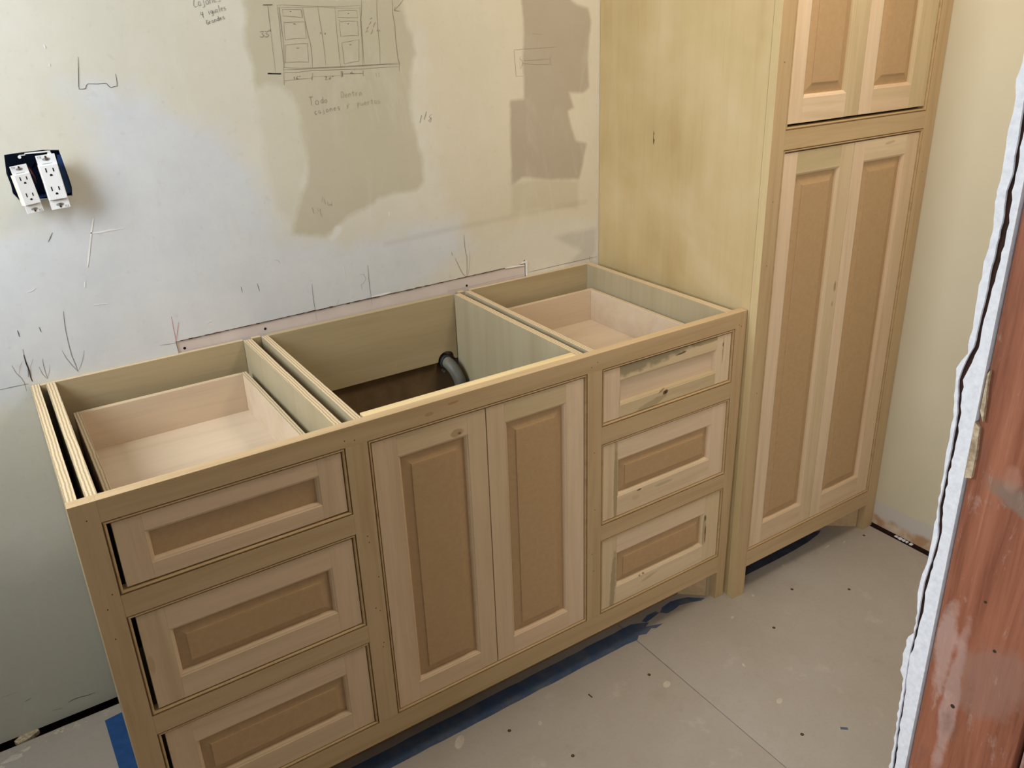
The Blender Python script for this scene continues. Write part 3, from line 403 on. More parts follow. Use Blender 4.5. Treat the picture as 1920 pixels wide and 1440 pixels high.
POLY={'olive':[(0.5574,1.585),(0.5527,1.5551),(0.5486,1.4941),(0.5523,1.4312),(0.5528,1.3753),(0.5685,1.3872),(0.582,1.3918),(0.6119,1.3789),(0.6329,1.3585),(0.6422,1.3375),(0.6421,1.2918),(0.6482,1.2446),(0.6452,1.2034),(0.631,1.163),(0.6129,1.1227),(0.5979,1.0879),(0.5887,1.0582),(0.6284,1.048),(0.6665,1.0379),(0.6986,1.0597),(0.7388,1.0793),(0.7816,1.0924),(0.8046,1.1123),(0.8547,1.1185),(0.9203,1.1189),(0.9366,1.1366),(0.9336,1.1889),(0.9235,1.2409),(0.913,1.2855),(0.9109,1.3406),(0.9152,1.3882),(0.9374,1.4342),(0.9363,1.4691),(0.9178,1.4927),(0.9122,1.5491),(0.9127,1.5822)],'olive2':[(0.5528,1.3753),(0.5685,1.3872),(0.582,1.3918),(0.6119,1.3789),(0.6329,1.3585),(0.6422,1.3375),(0.6421,1.2918),(0.6482,1.2446),(0.6452,1.2034),(0.6231,1.1519),(0.5901,1.0953),(0.5622,1.1178),(0.5495,1.1971),(0.5497,1.2778),(0.5488,1.3339)],'brown':[(1.2429,1.5706),(1.242,1.5435),(1.2447,1.4919),(1.2426,1.4289),(1.2409,1.3093),(1.1971,1.3089),(1.193,1.1855),(1.1956,1.0957),(1.232,1.1109),(1.2804,1.1009),(1.3301,1.0927),(1.4174,1.0839),(1.4332,1.1274),(1.4437,1.1752),(1.4074,1.185),(1.3923,1.2202),(1.3826,1.268),(1.4027,1.2741),(1.383,1.3179),(1.4332,1.3105),(1.4536,1.3245),(1.4483,1.3934),(1.458,1.4857),(1.448,1.5185),(1.4089,1.5301),(1.3945,1.5409),(1.39,1.5691)],'white':[(0.2149,1.4008),(0.3022,1.4048),(0.3831,1.3475),(0.4832,1.2954),(0.5377,1.1985),(0.5665,1.0618),(0.718,1.0177),(0.8751,1.0254),(1.0283,1.0292),(1.0547,0.9398),(0.8588,0.8473),(0.4928,0.8172),(0.2515,0.8113),(0.0027,0.828),(-0.1171,0.8024),(-0.0397,1.1184),(0.0785,1.1619),(0.1797,1.1895),(0.2255,1.2684)],'beige':[(0.8345,1.5828),(0.9581,1.4799),(0.9584,1.3126),(0.9877,1.1168),(1.0255,0.9876),(1.494,0.959),(1.4932,1.5775)],'ledge':[(1.1954,1.0969),(1.2815,1.1003),(1.4169,1.0761),(1.4129,0.9987),(1.3334,1.0161),(1.1923,1.019)],'strip':[(0.8145,1.0016),(1.0112,1.0109),(1.2617,1.0161),(1.4452,1.0199),(1.4452,1.0093),(1.2614,1.0059),(1.0105,1.0012),(0.8136,0.9923)],'smudge':[(1.332,0.9304),(1.4844,0.937),(1.477,0.8669),(1.4456,0.8323),(1.3682,0.8385),(1.4261,0.8757)],'chip':[(0.6723,1.0356),(0.6864,1.0432),(0.6945,1.0616),(0.7035,1.063),(0.7102,1.0577),(0.7087,1.0453),(0.6973,1.0358),(0.6844,1.0266)],'dots':[(0.3107,0.8436),(0.4948,0.8478),(1.0421,0.8456),(1.228,0.8801)],'jl':[(-1.525,1.5062),(-1.5237,1.4736),(-1.5231,1.461),(-1.5215,1.4548),(-1.5237,1.4354),(-1.5236,1.417),(-1.5235,1.3965),(-1.5232,1.3716),(-1.5225,1.3681),(-1.5234,1.3657),(-1.525,1.3416),(-1.5244,1.3169),(-1.5236,1.29),(-1.5248,1.2584),(-1.5242,1.2287),(-1.5175,1.2119),(-1.5195,1.193),(-1.5228,1.1663),(-1.5229,1.1398),(-1.523,1.1165),(-1.524,1.0746),(-1.5247,1.0674),(-1.5246,1.0209),(-1.5224,0.9946),(-1.5201,0.9785),(-1.5235,0.9547),(-1.524,0.9237),(-1.5193,0.9164),(-1.5179,0.8919),(-1.5183,0.8711),(-1.5226,0.863),(-1.5232,0.8294),(-1.5254,0.7764),(-1.5256,0.7423),(-1.5257,0.6914)],'gl':[(-1.5321,1.4805),(-1.5305,1.4389),(-1.5313,1.4176),(-1.5312,1.3973),(-1.5323,1.3834),(-1.5305,1.3693),(-1.5318,1.3445),(-1.5307,1.3258),(-1.5303,1.2953),(-1.5296,1.2679),(-1.5283,1.235),(-1.5219,1.2124),(-1.5209,1.2018),(-1.5252,1.172),(-1.5261,1.1531),(-1.5259,1.129),(-1.5256,1.1048),(-1.5254,1.073),(-1.5295,1.0401),(-1.5282,1.0193),(-1.5261,0.9994),(-1.5246,0.9749),(-1.5257,0.9516),(-1.5251,0.9205),(-1.5241,0.8909),(-1.525,0.8634),(-1.5258,0.8439),(-1.5263,0.8022),(-1.529,0.7454),(-1.5286,0.6942)],'gw':[(-1.5352,1.4805),(-1.5338,1.4391),(-1.5349,1.4179),(-1.5348,1.3977),(-1.5359,1.3839),(-1.5354,1.37),(-1.5376,1.3456),(-1.5374,1.3271),(-1.5354,1.2965),(-1.5339,1.2691),(-1.5331,1.2365),(-1.5273,1.2142),(-1.5259,1.2035),(-1.5285,1.1733),(-1.5294,1.1545),(-1.5292,1.1305),(-1.5289,1.1063),(-1.5292,1.075),(-1.5329,1.042),(-1.5317,1.0213),(-1.5296,1.0015),(-1.5277,0.9769),(-1.5298,0.9543),(-1.5283,0.9227),(-1.5252,0.8917),(-1.5261,0.8643),(-1.5285,0.846),(-1.529,0.8046),(-1.5318,0.748),(-1.5315,0.697)],'crumb':[(-1.5463,1.2207),(-1.5461,1.2096),(-1.5475,1.1925),(-1.5489,1.1725),(-1.5447,1.1822),(-1.5448,1.1991),(-1.5439,1.2164)],'crumb2':[(-1.5472,1.1666),(-1.5472,1.1561),(-1.5487,1.1407),(-1.5492,1.1165),(-1.5427,1.1145),(-1.5424,1.1325),(-1.5423,1.154),(-1.5423,1.1698)],'edge':[(-1.5439,1.3544),(-1.5474,1.1904),(-1.5446,0.9939),(-1.5453,0.7659)]}
# ------------------------------------------------------------------ measures (metres)
W, H, D, DT, T = 1.4874, 0.838, 0.5775, 0.6062, 0.6188
XR = W + T                       # right wall
FF = 0.022                       # face frame thickness
CEIL = 2.44
WALLFRONT = -1.5257              # room side of the front wall

# ------------------------------------------------------------------ back wall (cut-outs, stains, pencil marks)
OUTLET_HOLE = [(.0622, 1.2961), (.085, 1.2975), (.128, 1.2985), (.1557, 1.2955), (.1585, 1.268), (.1612, 1.24), (.1625, 1.222), (.1600, 1.206), (.128, 1.205), (.100, 1.206), (.070, 1.206), (.0600, 1.224), (.0605, 1.240), (.0580, 1.262)]
CUT = [(.2953, .600), (1.2345, .600), (1.2345, .8735), (1.10, .8720), (.85, .8695), (.60, .8675), (.45, .8655), (.2953, .8640)]
def inside(p, poly):
    x, y = p; c = False; j = len(poly)-1
    for i in range(len(poly)):
        xi, yi = poly[i]; xj, yj = poly[j]
        if (yi > y) != (yj > y) and x < (xj-xi)*(y-yi)/(yj-yi)+xi: c = not c
        j = i
    return c
def sdist(x, y, poly):
    best = 1e9; j = len(poly)-1
    for i in range(len(poly)):
        ax, ay = poly[j]; bx, by = poly[i]; dx, dy = bx-ax, by-ay
        q = max(0, min(1, ((x-ax)*dx+(y-ay)*dy)/(dx*dx+dy*dy+1e-12)))
        e = (x-ax-q*dx)**2+(y-ay-q*dy)**2
        if e < best: best = e
        j = i
    d = best**.5
    return d if inside((x, y), poly) else -d

def back_wall():
    step = .0065
    xs = [-.95, -.7, -.5, -.38] + [-.30+i*.012 for i in range(30)] + [.06+i*step for i in range(int(1.43/step)+1)] + [1.6, 1.8, 2.0, XR]
    zs = [.0035, .03, .06, .1, .15, .2, .3, .4, .5, .6, .7, .76, .80] + [.83+i*step for i in range(int(.76/step)+1)] + [1.65, 1.8, 2.0, 2.2, CEIL]
    xs = sorted(set(round(x, 5) for x in xs)); zs = sorted(set(round(z, 5) for z in zs))
    verts = []; faces_in = []; edges = []
    outer = [(xs[0], zs[0]), (xs[-1], zs[0]), (xs[-1], zs[-1]), (xs[0], zs[-1])]
    loops = [outer, OUTLET_HOLE, CUT]
    for L in loops:
        b = len(verts); verts += [Vector(p) for p in L]
        edges += [(b+i, b+(i+1) % len(L)) for i in range(len(L))]
    for x in xs[1:-1]:
        for z in zs[1:-1]:
            p = (x, z)
            if .05 < x < .17 and 1.19 < z < 1.31 and inside(p, OUTLET_HOLE): continue
            if inside(p, CUT): continue
            verts.append(Vector(p))
    for x in xs[1:-1]: verts += [Vector((x, zs[0])), Vector((x, zs[-1]))]
    for z in zs[1:-1]: verts += [Vector((xs[0], z)), Vector((xs[-1], z))]
    r = delaunay_2d_cdt(verts, edges, [], 1, 1e-6)
    V, F = r[0], r[2]
    keep = []
    for f in F:
        c = sum((Vector(V[i]) for i in f), Vector((0, 0)))/len(f)
        if inside(c, OUTLET_HOLE) or inside(c, CUT): continue
        keep.append(tuple(f))
    n = len(V)
    v3 = [(v[0], 0.0, v[1]) for v in V]
    ff = list(keep); mi = [0]*len(ff)
    for L in (OUTLET_HOLE, CUT):
        b = len(v3)
        for y in (0.0, .0127): v3 += [(p[0], y, p[1]) for p in L]
        k = len(L)
        for i in range(k):
            j = (i+1) % k; ff.append((b+i, b+j, b+k+j, b+k+i)); mi.append(1)
    b = len(v3); v3 += [(xs[0], 0, zs[0]), (xs[-1], 0, zs[0]), (xs[-1], .0127, zs[0]), (xs[0], .0127, zs[0])]; ff.append((b, b+1, b+2, b+3)); mi.append(1)
    me = bpy.data.meshes.new('wall_back'); me.from_pydata(v3, [], ff)
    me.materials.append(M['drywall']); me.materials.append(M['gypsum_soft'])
    me.polygons.foreach_set('material_index', mi)
    # flip to face the room
    if len(keep):
        me.update()
        if me.polygons[0].normal.y > 0: me.flip_normals()
    def bb(poly): return min(p[0] for p in poly), max(p[0] for p in poly), min(p[1] for p in poly), max(p[1] for p in poly)
    SOFT = {'olive': .018, 'olive2': .025, 'brown': .012, 'white': .07, 'beige': .06, 'ledge': .02, 'strip': .014, 'smudge': .02, 'chip': .008}
    for nm, soft in SOFT.items():
        poly = POLY[nm]; x0, x1, z0, z1 = bb(poly); vals = [0.0]*len(v3)
        for i, (x, y, z) in enumerate(v3):
            if x0-soft <= x <= x1+soft and z0-soft <= z <= z1+soft:
                vals[i] = max(0.0, min(1.0, .5+.5*sdist(x, z, poly)/soft))
        a = me.attributes.new(nm, 'FLOAT', 'POINT'); a.data.foreach_set('value', vals)
    a = me.attributes.new('low_shade', 'FLOAT', 'POINT')  # mask of the painted shade, growing towards the floor
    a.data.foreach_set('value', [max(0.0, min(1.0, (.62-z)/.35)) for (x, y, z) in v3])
    o = bpy.data.objects.new('wall_back', me); COL.objects.link(o); o['_o'] = (0, 0, 0)
    return struct(o, 'patched drywall with pencil sketches behind the vanity')
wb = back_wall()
m = MB(); m.box(-.95, XR, .0750, .085, -.03, CEIL, 'crack'); m.build('wall_cavity', wb)
m = MB()
m.box(.2953, 1.2345, .0130, .030, .55, .90, 'crack'); m.build('backing_board', wb)
m = MB()   # long patch of drywall screwed in behind the counter line
pp = [(.2965, .61), (1.2295, .61), (1.2295, .8712), (1.10, .8697), (.85, .8672), (.60, .8652), (.45, .8636), (.2965, .8622)]
m.prism(pp, lambda u, v, w: (u, w, v), .0022, .0127, 'patchpaper', 'gypsum_soft'); patch = m.build('drywall_patch', wb); patch['label'] = 'long recessed strip of drywall screwed in above the counter line'
def disc(name, parent, x, z, r, y, mat, n=16):
    q = MB(); q.prism([(x+r*math.cos(2*math.pi*i/n), z+r*math.sin(2*math.pi*i/n)) for i in range(n)], lambda u, v, w: (u, w, v), y-.0003, y+.0004, mat); return q.build(name, parent)
for (x, z) in POLY['dots']: disc('screw_hole', wb, x, z, .0032, .0022 if z < .87 else 0, 'black')
m = MB()   # white torn gypsum at the right end of the cut
m.prism([(1.2312, .838), (1.2360, .838), (1.2368, .880), (1.2300, .8815), (1.2200, .878), (1.2180, .8742), (1.2310, .8745)], lambda u, v, w: (u, w, v), -.0012, .0005, 'gypsum_soft'); m.build('torn_plaster_edge', wb)
fw = lambda u, v: (u, -.0005, v)
NM = {'sketch': 'pencil_sketch', 'writing': 'pencil_writing', 'mark': 'pencil_mark', 'red': 'red_pencil_mark', 'ridge': 'plaster_ridge'}
PX = .00092
for g, L in STROKES.items():
    m = MB()
    for w, dark, pts in L:
        if g == 'ridge': m.ribbon(pts, w*PX*1.0, lambda u, v: (u, -.0006, v), 'gypsum_soft'); continue
        mat = 'redmark' if g == 'red' else ('pencil' if dark > .75 else 'pencil_mid' if dark > .52 else 'pencil_faint')
        m.ribbon(pts, w*PX*.85, fw, mat)
    m.build(NM[g], wb, fix=False)
m = MB(); random.seed(3)      # dark red-brown crack line along the patch top
top = [(.2953, .8634), (.45, .8648), (.60, .8668), (.85, .8688), (1.10, .8712), (1.2305, .8728)]
def lerp_top(x):
    for (a, za), (b, zb) in zip(top, top[1:]):
        if a <= x <= b: return za+(zb-za)*(x-a)/(b-a)
x = .2953; pts = []
while x < 1.23:
    pts.append((x, lerp_top(x)+random.uniform(-.0006, .0006))); x += .009
for i in range(len(pts)-1):
    if random.random() < .86: m.ribbon(pts[i:i+2], random.uniform(.0008, .0024), lambda u, v: (u, -.0004, v), 'crack')
m.build('crack_line', wb, fix=False)

# ------------------------------------------------------------------ other walls, ceiling, floor
m = MB(); m.box(XR, XR+.013, -3.0, .013, .010, CEIL, 'sidewall'); wr = struct(m.build('wall_right'), 'cream painted wall beside the tall cabinet')
m = MB(); m.box(XR+.004, XR+.05, -3.0, .013, -.03, .0105, 'crack'); m.build('wall_cavity', wr)
m = MB()
for i in range(5):
    y = -.695-.012*i+random.uniform(-.002, .002); r = random.uniform(.004, .007)
    m.prism([(y+r*random.uniform(.6, 1.2)*math.cos(6.283*j/8), .005+.5*r*random.uniform(.6, 1.2)*math.sin(6.283*j/8)) for j in range(8)], lambda u, v, w: (w, u, v), XR-.007+random.uniform(0, .003), XR+.002, 'gypsum')
cr = m.build('plaster_crumbs', wr); cr['kind'] = 'stuff'
m = MB(); m.box(-1.0, XR+.05, -1.70, .013, CEIL, CEIL+.05, 'ceiling'); struct(m.build('ceiling'))
# left wall with a window opening (outside the frame; the daylight comes through it)
m = MB()
m.box(-.80, -.75, -1.70, .0, .004, 1.28, 'plainwall'); m.box(-.80, -.75, -1.70, .0, 2.24, CEIL, 'plainwall')
m.box(-.80, -.75, -1.70, -.67, 1.28, 2.24, 'plainwall'); m.box(-.80, -.75, -.16, .0, 1.28, 2.24, 'plainwall')
wl = struct(m.build('wall_left'))
m = MB()
for a in (dict(y0=-.67, y1=-.64, z0=1.28, z1=2.24), dict(y0=-.19, y1=-.16, z0=1.28, z1=2.24), dict(y0=-.64, y1=-.19, z0=1.28, z1=1.31), dict(y0=-.64, y1=-.19, z0=2.21, z1=2.24)):
    m.box(-.79, -.745, a['y0'], a['y1'], a['z0'], a['z1'], 'plastic')
struct(m.build('window_1'))
# subfloor and underlayment boards
m = MB(); m.box(-1.0, XR+.1, -3.2, .07, -.045, -.030, 'crack'); fl = struct(m.build('floor'), 'underlayment boards screwed to a dark subfloor')
def panel(poly, name='underlayment_board'):
    q = MB(); q.prism(poly, lambda u, v, w: (u, v, w), 0.0, -.0125, 'floor'); return q.build(name, fl, bevel=.0008)
random.seed(11)
edge = [(-1.0, -.021)] + [(-.99+.03*i, -.0222+random.uniform(-.0013, .0013)) for i in range(72)]
pe = [(x, y) for x, y in edge if x < 1.1622] + [(1.1622, -.0222)]
panel([(-1.0, -1.22), (1.1622, -1.22)] + pe[::-1])
panel([(1.1640, -1.22), (XR-.0085, -1.22), (XR-.0085, -.022), (1.1640, -.0222)])
panel([(-1.0, -2.44), (1.1622, -2.44), (1.1622, -1.2215), (-1.0, -1.2215)])
panel([(1.1640, -2.44), (XR-.0085, -2.44), (XR-.0085, -1.2215), (1.1640, -1.2215)])
panel([(-1.0, -3.2), (XR-.0085, -3.2), (XR-.0085, -2.4415), (-1.0, -2.4415)])
def flatdisc(name, x, y, r, mat, z=0.0004, parent=fl, n=14, sq=1.0, rot=0):
    q = MB(); q.prism([(x+r*math.cos(2*math.pi*i/n)*math.cos(rot)-r*sq*math.sin(2*math.pi*i/n)*math.sin(rot), y+r*math.cos(2*math.pi*i/n)*math.sin(rot)+r*sq*math.sin(2*math.pi*i/n)*math.cos(rot)) for i in range(n)], lambda u, v, w: (u, v, w), z, -.0006, mat); return q.build(name, parent)
for (x, y) in [(1.107, -.6895), (.7298, -.6376), (.8065, -.777), (1.6525, -.6735), (1.7804, -.7655), (1.4876, -.7513), (1.2632, -1.0259), (2.0374, -.6286)]:
    q = MB(); n = 14; R = .0039; r = .0026
    ring = lambda rr, z: [(x+rr*math.cos(2*math.pi*i/n), y+rr*math.sin(2*math.pi*i/n), z) for i in range(n)]
    q.v += ring(R, .0005)+ring(R*.86, .0009)+ring(r*.55, .0002)+ring(R*1.1, -.0005)
    for i in range(n):
        j = (i+1) % n
        q.f += [(i, j, n+j, n+i), (n+i, n+j, 2*n+j, 2*n+i), (3*n+i, 3*n+j, j, i)]; q.m += [q.mi('nail')]*3
    q.f.append(tuple(2*n+i for i in range(n))); q.m.append(q.mi('metal'))
    q.build('floor_screw', fl)
for (x, y, r, s, a) in [(1.1204, -.7382, .012, .7, .4), (.80, -.66, .007, .6, 1), (.62, -.60, .02, .5, .8), (1.30, -.93, .010, .6, .3), (1.43, -.66, .006, .6, .3), (1.545, -.628, .005, .8, 1), (1.72, -.585, .006, .4, .2), (1.9, -.60, .012, .25, .1), (1.96, -.615, .008, .3, .3), (1.32, -.80, .006, .5, 1.2)]:
    flatdisc('plaster_dab', x, y, r, 'dust', .0003, fl, 11, s, a)
q = MB(); q.prism([(.944, -.655), (.9455, -.668), (.9475, -.6681), (.947, -.655)], lambda u, v, w: (u, v, w), .0012, 0, 'nail'); q.build('wood_splinter', fl)
q = MB(); q.prism([(1.345, -1.066), (1.358, -1.077), (1.362, -1.071), (1.350, -1.061)], lambda u, v, w: (u, v, w), .0005, 0, 'tape2'); q.build('tape_scrap', fl)
# plaster rubble along the wall gap at the left
m = MB(); random.seed(5)
for i in range(70):
    x = random.uniform(-.32, -.02); y = -.028-abs(random.gauss(0, .012)); r = random.uniform(.0015, .0045)
    k = len(m.v); n = 6
    m.v += [(x+r*random.uniform(.7, 1.3)*math.cos(6.283*j/n), y+r*.6*random.uniform(.7, 1.3)*math.sin(6.283*j/n), .0002) for j in range(n)] + [(x, y, r*.4)]
    for j in range(n): m.f.append((k+j, k+(j+1) % n, k+n)); m.m.append(m.mi('floor_dusty'))
for (x, y, r) in [(-.23, -.060, .020), (-.20, -.048, .012), (-.26, -.075, .016)]:
    k = len(m.v); n = 12
    m.v += [(x+r*random.uniform(.6, 1.3)*math.cos(6.283*j/n), y+r*.5*random.uniform(.6, 1.3)*math.sin(6.283*j/n), .0003) for j in range(n)] + [(x, y, .002)]
    for j in range(n): m.f.append((k+j, k+(j+1) % n, k+n)); m.m.append(m.mi('dust'))
rb = m.build('plaster_rubble', fl, fix=False); rb['kind'] = 'stuff'
m = MB(); m.prism([(-.215, -.024), (-.195, -.021), (-.17, -.006), (-.175, .004), (-.205, .003), (-.222, -.010)], lambda u, v, w: (u, v, w), .004, -.006, 'lath'); m.build('plaster_lump', fl)

# ------------------------------------------------------------------ front wall: doorway jamb of stud and broken drywall
JX = .68
fyz = lambda u, v, w: (w, u, v)
m = MB()
m.box(-.95, -.22, -1.6375, WALLFRONT, .0, CEIL, 'plainwall')  # unseen left part; its doorway edge is set to block daylight
m.box(-.22, JX, -1.6375, WALLFRONT, 2.08, CEIL, 'plainwall')
m.box(.7185, XR, -1.6375, WALLFRONT-.0127, .0, CEIL, 'plainwall')
wf = struct(m.build('wall_front'), 'opened front wall with the doorway')
def zcol(prof, right_y):
    """profile polygon: left irregular edge prof (top to bottom) closed on a straight right edge"""
    zt, zb = prof[0][1], prof[-1][1]
    return prof + [(right_y, zb), (right_y, zt)]
JL = [(POLY['jl'][0][0], 2.08)] + POLY['jl'] + [(POLY['jl'][-1][0], .0)]
GL = [(POLY['gl'][0][0], 2.08)] + POLY['gl'] + [(POLY['gl'][-1][0], .0)]
GW = [(POLY['gw'][0][0], 2.08)] + POLY['gw'] + [(POLY['gw'][-1][0], .0)]
random.seed(2)
def rough(P, amp, step=.006):
    out = []
    for a, b in zip(P, P[1:]):
        n = max(1, int(abs(a[1]-b[1])/step)) if a[1] < 1.6 else 1
        for i in range(n):
            q = i/n; out.append((a[0]+(b[0]-a[0])*q+random.uniform(-amp, amp)*(1 if a[1] < 1.6 else 0), a[1]+(b[1]-a[1])*q))
    out.append(P[-1]); return out
JLr, GLr, GWr = rough(JL, .0009), rough(GL, .0004), rough(GW, .0008)
# outer skim layer (thin, irregular), between the jl and gl outlines
m = MB(); m.prism(JLr + GLr[::-1], fyz, JX+.0006, JX+.060, 'gypsum'); a = m.build('plaster_skim_layer', wf); a['label'] = 'thin crumbling white skim layer'
m = MB(); m.prism(GLr + GWr[::-1], fyz, JX+.0030, JX+.050, 'crack'); a = m.build('dark_gap_fill', wf); a['label'] = 'dark brown fill that darkens the gap between skim and drywall'  # dark fill added so that the open gap reads dark
# drywall board between the crack and the stud
m = MB(); m.prism(GWr + [(-1.5424, 0.0), (-1.5424, 2.08)], fyz, JX, JX+.04, 'gypsum'); a = m.build('drywall_edge', wf, bevel=.0007); a['label'] = 'broken white gypsum edge of the drywall'
m = MB(); m.box(JX+.026, JX+.045, -1.543, -1.5262, 0, 2.08, 'crack'); m.build('wall_cavity', wf)
m = MB(); m.box(JX+.045, XR, WALLFRONT-.0127, WALLFRONT, 0, CEIL, 'plainwall'); m.build('drywall_panel', wf)
for P in ('crumb', 'crumb2'):
    m = MB(); pr = POLY[P]; m.prism([(u-.001, v) for u, v in rough(pr+[pr[0]], .0005)[:-1]], fyz, JX-.002, JX+.01, 'lath'); m.build('torn_paper_flake', wf)
# stud
m = MB()
ys = [-1.5442, -1.5458, -1.6352, -1.6375]
m.box(JX+.0015, JX+.0385, -1.6375, -1.5445, .0, 2.08, 'stud')
st = m.build('wall_stud', None, (.70, -1.59, 0), bevel=.002)
tag(st, 'rough reddish-brown wall stud with dried plaster smears in the right foreground', 'stud')
for (y, z, r) in [(-1.575, .868, .0022), (-1.592, .72, .0026), (-1.600, .955, .0016), (-1.583, 1.0, .0014)]:
    nm = MB(); nm.prism([(y+r*math.cos(6.283*i/10), z+r*math.sin(6.283*i/10)) for i in range(10)], fyz, JX+.0011, JX+.003, 'nail'); nm.build('nail_hole', st)
nm = MB()
nm.prism([(-1.6185, 1.108), (-1.6155, 1.104), (-1.6155, 1.083), (-1.6185, 1.078), (-1.621, 1.086), (-1.621, 1.101)], fyz, JX+.0008, JX+.0025, 'tape'); q = nm.build('blue_paint_dab', st)
# second board behind it, facing the next room
m = MB(); m.box(JX+.004, JX+.06, -1.666, -1.6425, .0, 2.08, 'stud'); b2 = m.build('casing_board', None, (.70, -1.655, 0), bevel=.0015)
tag(b2, 'narrow rough board beyond the dark gap at the lower right corner', 'board')

# ------------------------------------------------------------------ cabinet parts
BEAD = [(0, 0), (.0002, .0046), (.0018, .0048), (.0020, .0014), (.0029, .0001), (.0042, 0.0), (.0054, .0010), (.0061, .0032), (.0063, .021)]
STICK = [(0, 0), (.0012, .0012), (.0035, .0020), (.0060, .0050), (.0068, .0082), (.0068, .012)]
def bead(parent, x0, x1, z0, z1, yf):
    m = MB()
    for sd in ('left', 'right', 'top', 'bottom'):
        m.strips((x0, x1, z0, z1), BEAD, (sd,), 'bead', yf)
    return m.build('bead_moulding', parent)
def front(parent, name, x0, x1, z0, z1, yf, sl, sr, rb, rt, raised=True, mats=('door_z', 'door_z', 'door_x', 'door_x'), bev=.027, th=.019, panelmat='mdf', box=None):
    """frame-and-panel front: stiles, rails, raised or flat centre panel. mats: left stile, right stile, bottom rail, top rail"""
    d = sub(name, parent)
    ix0, ix1, iz0, iz1 = x0+sl, x1-sr, z0+rb, z1-rt
    s = .0068
    for (a, b, mt, sd) in ((x0, ix0-0*s, mats[0], 'left'), (ix1, x1, mats[1], 'right')):
        m = MB(); m.box(a, b, yf, yf+th, z0, z1, mt); m.strips((ix0, ix1, iz0, iz1), STICK, (sd,), mt, yf); m.build('stile', d, bevel=.0006)
    for (a, b, mt, sd) in ((z0, iz0, mats[2], 'bottom'), (iz1, z1, mats[3], 'top')):
        m = MB(); m.box(ix0, ix1, yf, yf+th, a, b, mt); m.strips((ix0, ix1, iz0, iz1), STICK, (sd,), mt, yf); m.build('rail', d)
    m = MB(); r = (ix0+.001, ix1-.001, iz0+.001, iz1-.001)
    if raised:
        prof = [(0, .0095), (.006, .0095), (.010, .0090), (bev-.0022, .0046), (bev-.002, .0026), (bev, .0022)]
    else: prof = [(0, .0085), (.010, .0085)]
    m.strips(r, prof, ('left', 'right', 'top', 'bottom'), panelmat, yf)
    o, dd = prof[-1]
    m.quad([(r[0]+o, yf+dd, r[2]+o), (r[1]-o, yf+dd, r[2]+o), (r[1]-o, yf+dd, r[3]-o), (r[0]+o, yf+dd, r[3]-o)], panelmat)
    m.quad([(r[0], yf+.016, r[2]), (r[1], yf+.016, r[2]), (r[1], yf+.016, r[3]), (r[0], yf+.016, r[3])], panelmat)
    m.build('raised_panel' if raised else 'flat_panel', d)
    if box:
        bx0, bx1, by1, bz0, bz1 = box; by0 = yf+th+.0005; tk = .0125
        for nm_, (a, b, c, e) in (('box_side', (bx0, bx0+tk, by0, by1)), ('box_side', (bx1-tk, bx1, by0, by1))):
            q = MB(); q.box(a, b, c, e, bz0, bz1, 'birch', top='edge_x'); q.build(nm_, d, bevel=.0008)
        for nm_, (c, e) in (('box_back', (by1-tk, by1)), ('box_front', (by0, by0+tk))):
            q = MB(); q.box(bx0+tk, bx1-tk, c, e, bz0, bz1, 'birch', top='edge_y'); q.build(nm_, d, bevel=.0008)
        q = MB(); q.box(bx0+tk, bx1-tk, by0+tk, by1-tk, bz0+.010, bz0+.016, 'birch'); q.build('box_bottom', d)
    return d
def dimples(parent, L, yf):
    base = None
    for (x, z) in L:
        if base is None:
            m = MB(); m.prism([(.0011*math.cos(6.283*i/8), .0013*math.sin(6.283*i/8)) for i in range(8)], lambda u, v, w: (u, w, v), -.0002, .001, 'nail')
            base = m.build('nail_dimple', parent, (0, 0, 0)); o = base
        else:
            o = base.copy(); COL.objects.link(o); o.parent = parent
        o.location = Vector((x, yf, z)) - Vector(parent['_o'])

# ------------------------------------------------------------------ vanity
xl1, xl2, xm1, xm2, xms, xr1, xr2 = .0409, .4476, .4911, 1.0008, .7459, 1.0410, 1.4492
z1, z2, z3, z4, z5, z6, zr = .7978, .6568, .6134, .3974, .3559, .1405, .0886
V = thing('vanity_cabinet', 'long unfinished wooden vanity cabinet without a countertop, against the pencil-marked wall', 'cabinet', (W/2, -D/2, 0))
yf = -D; yb = -D+FF
def ffp(name, x0, x1, za, zb, mt, xb=None):
    m = MB()
    if xb is None: m.box(x0, x1, yf, yb, za, zb, mt)
    else: m.hexa([(x0, yf, za), (xb, yf, za), (x0, yb, za), (xb, yb, za), (x0, yf, zb), (x1, yf, zb), (x0, yb, zb), (x1, yb, zb)], mt)
    return m.build(name, V, bevel=.0005)
ffp('frame_stile', 0, xl1, 0, H, 'frame_z')
ffp('frame_stile', xr2, W-.001, 0, H, 'frame_z', W-.009)
ffp('frame_rail', xl1, xr2, z1, H, 'frame_x')
ffp('frame_rail', xl1, xr2, zr, z6, 'frame_x')
ffp('frame_stile', xl2, xm1, z6, z1, 'frame_z'); ffp('frame_stile', xm2, xr1, z6, z1, 'frame_z')
for a, b in ((xl1, xl2), (xr1, xr2)):
    ffp('frame_rail', a, b, z3, z2, 'frame_x'); ffp('frame_rail', a, b, z5, z4, 'frame_x')
for a, b in ((xl1, xl2), (xr1, xr2)):
    for c, e in ((z2, z1), (z4, z3), (z6, z5)): bead(V, a, b, c, e, yf)
bead(V, xm1, xm2, z6, z1, yf)
B = .0068; yd = yf+.0033
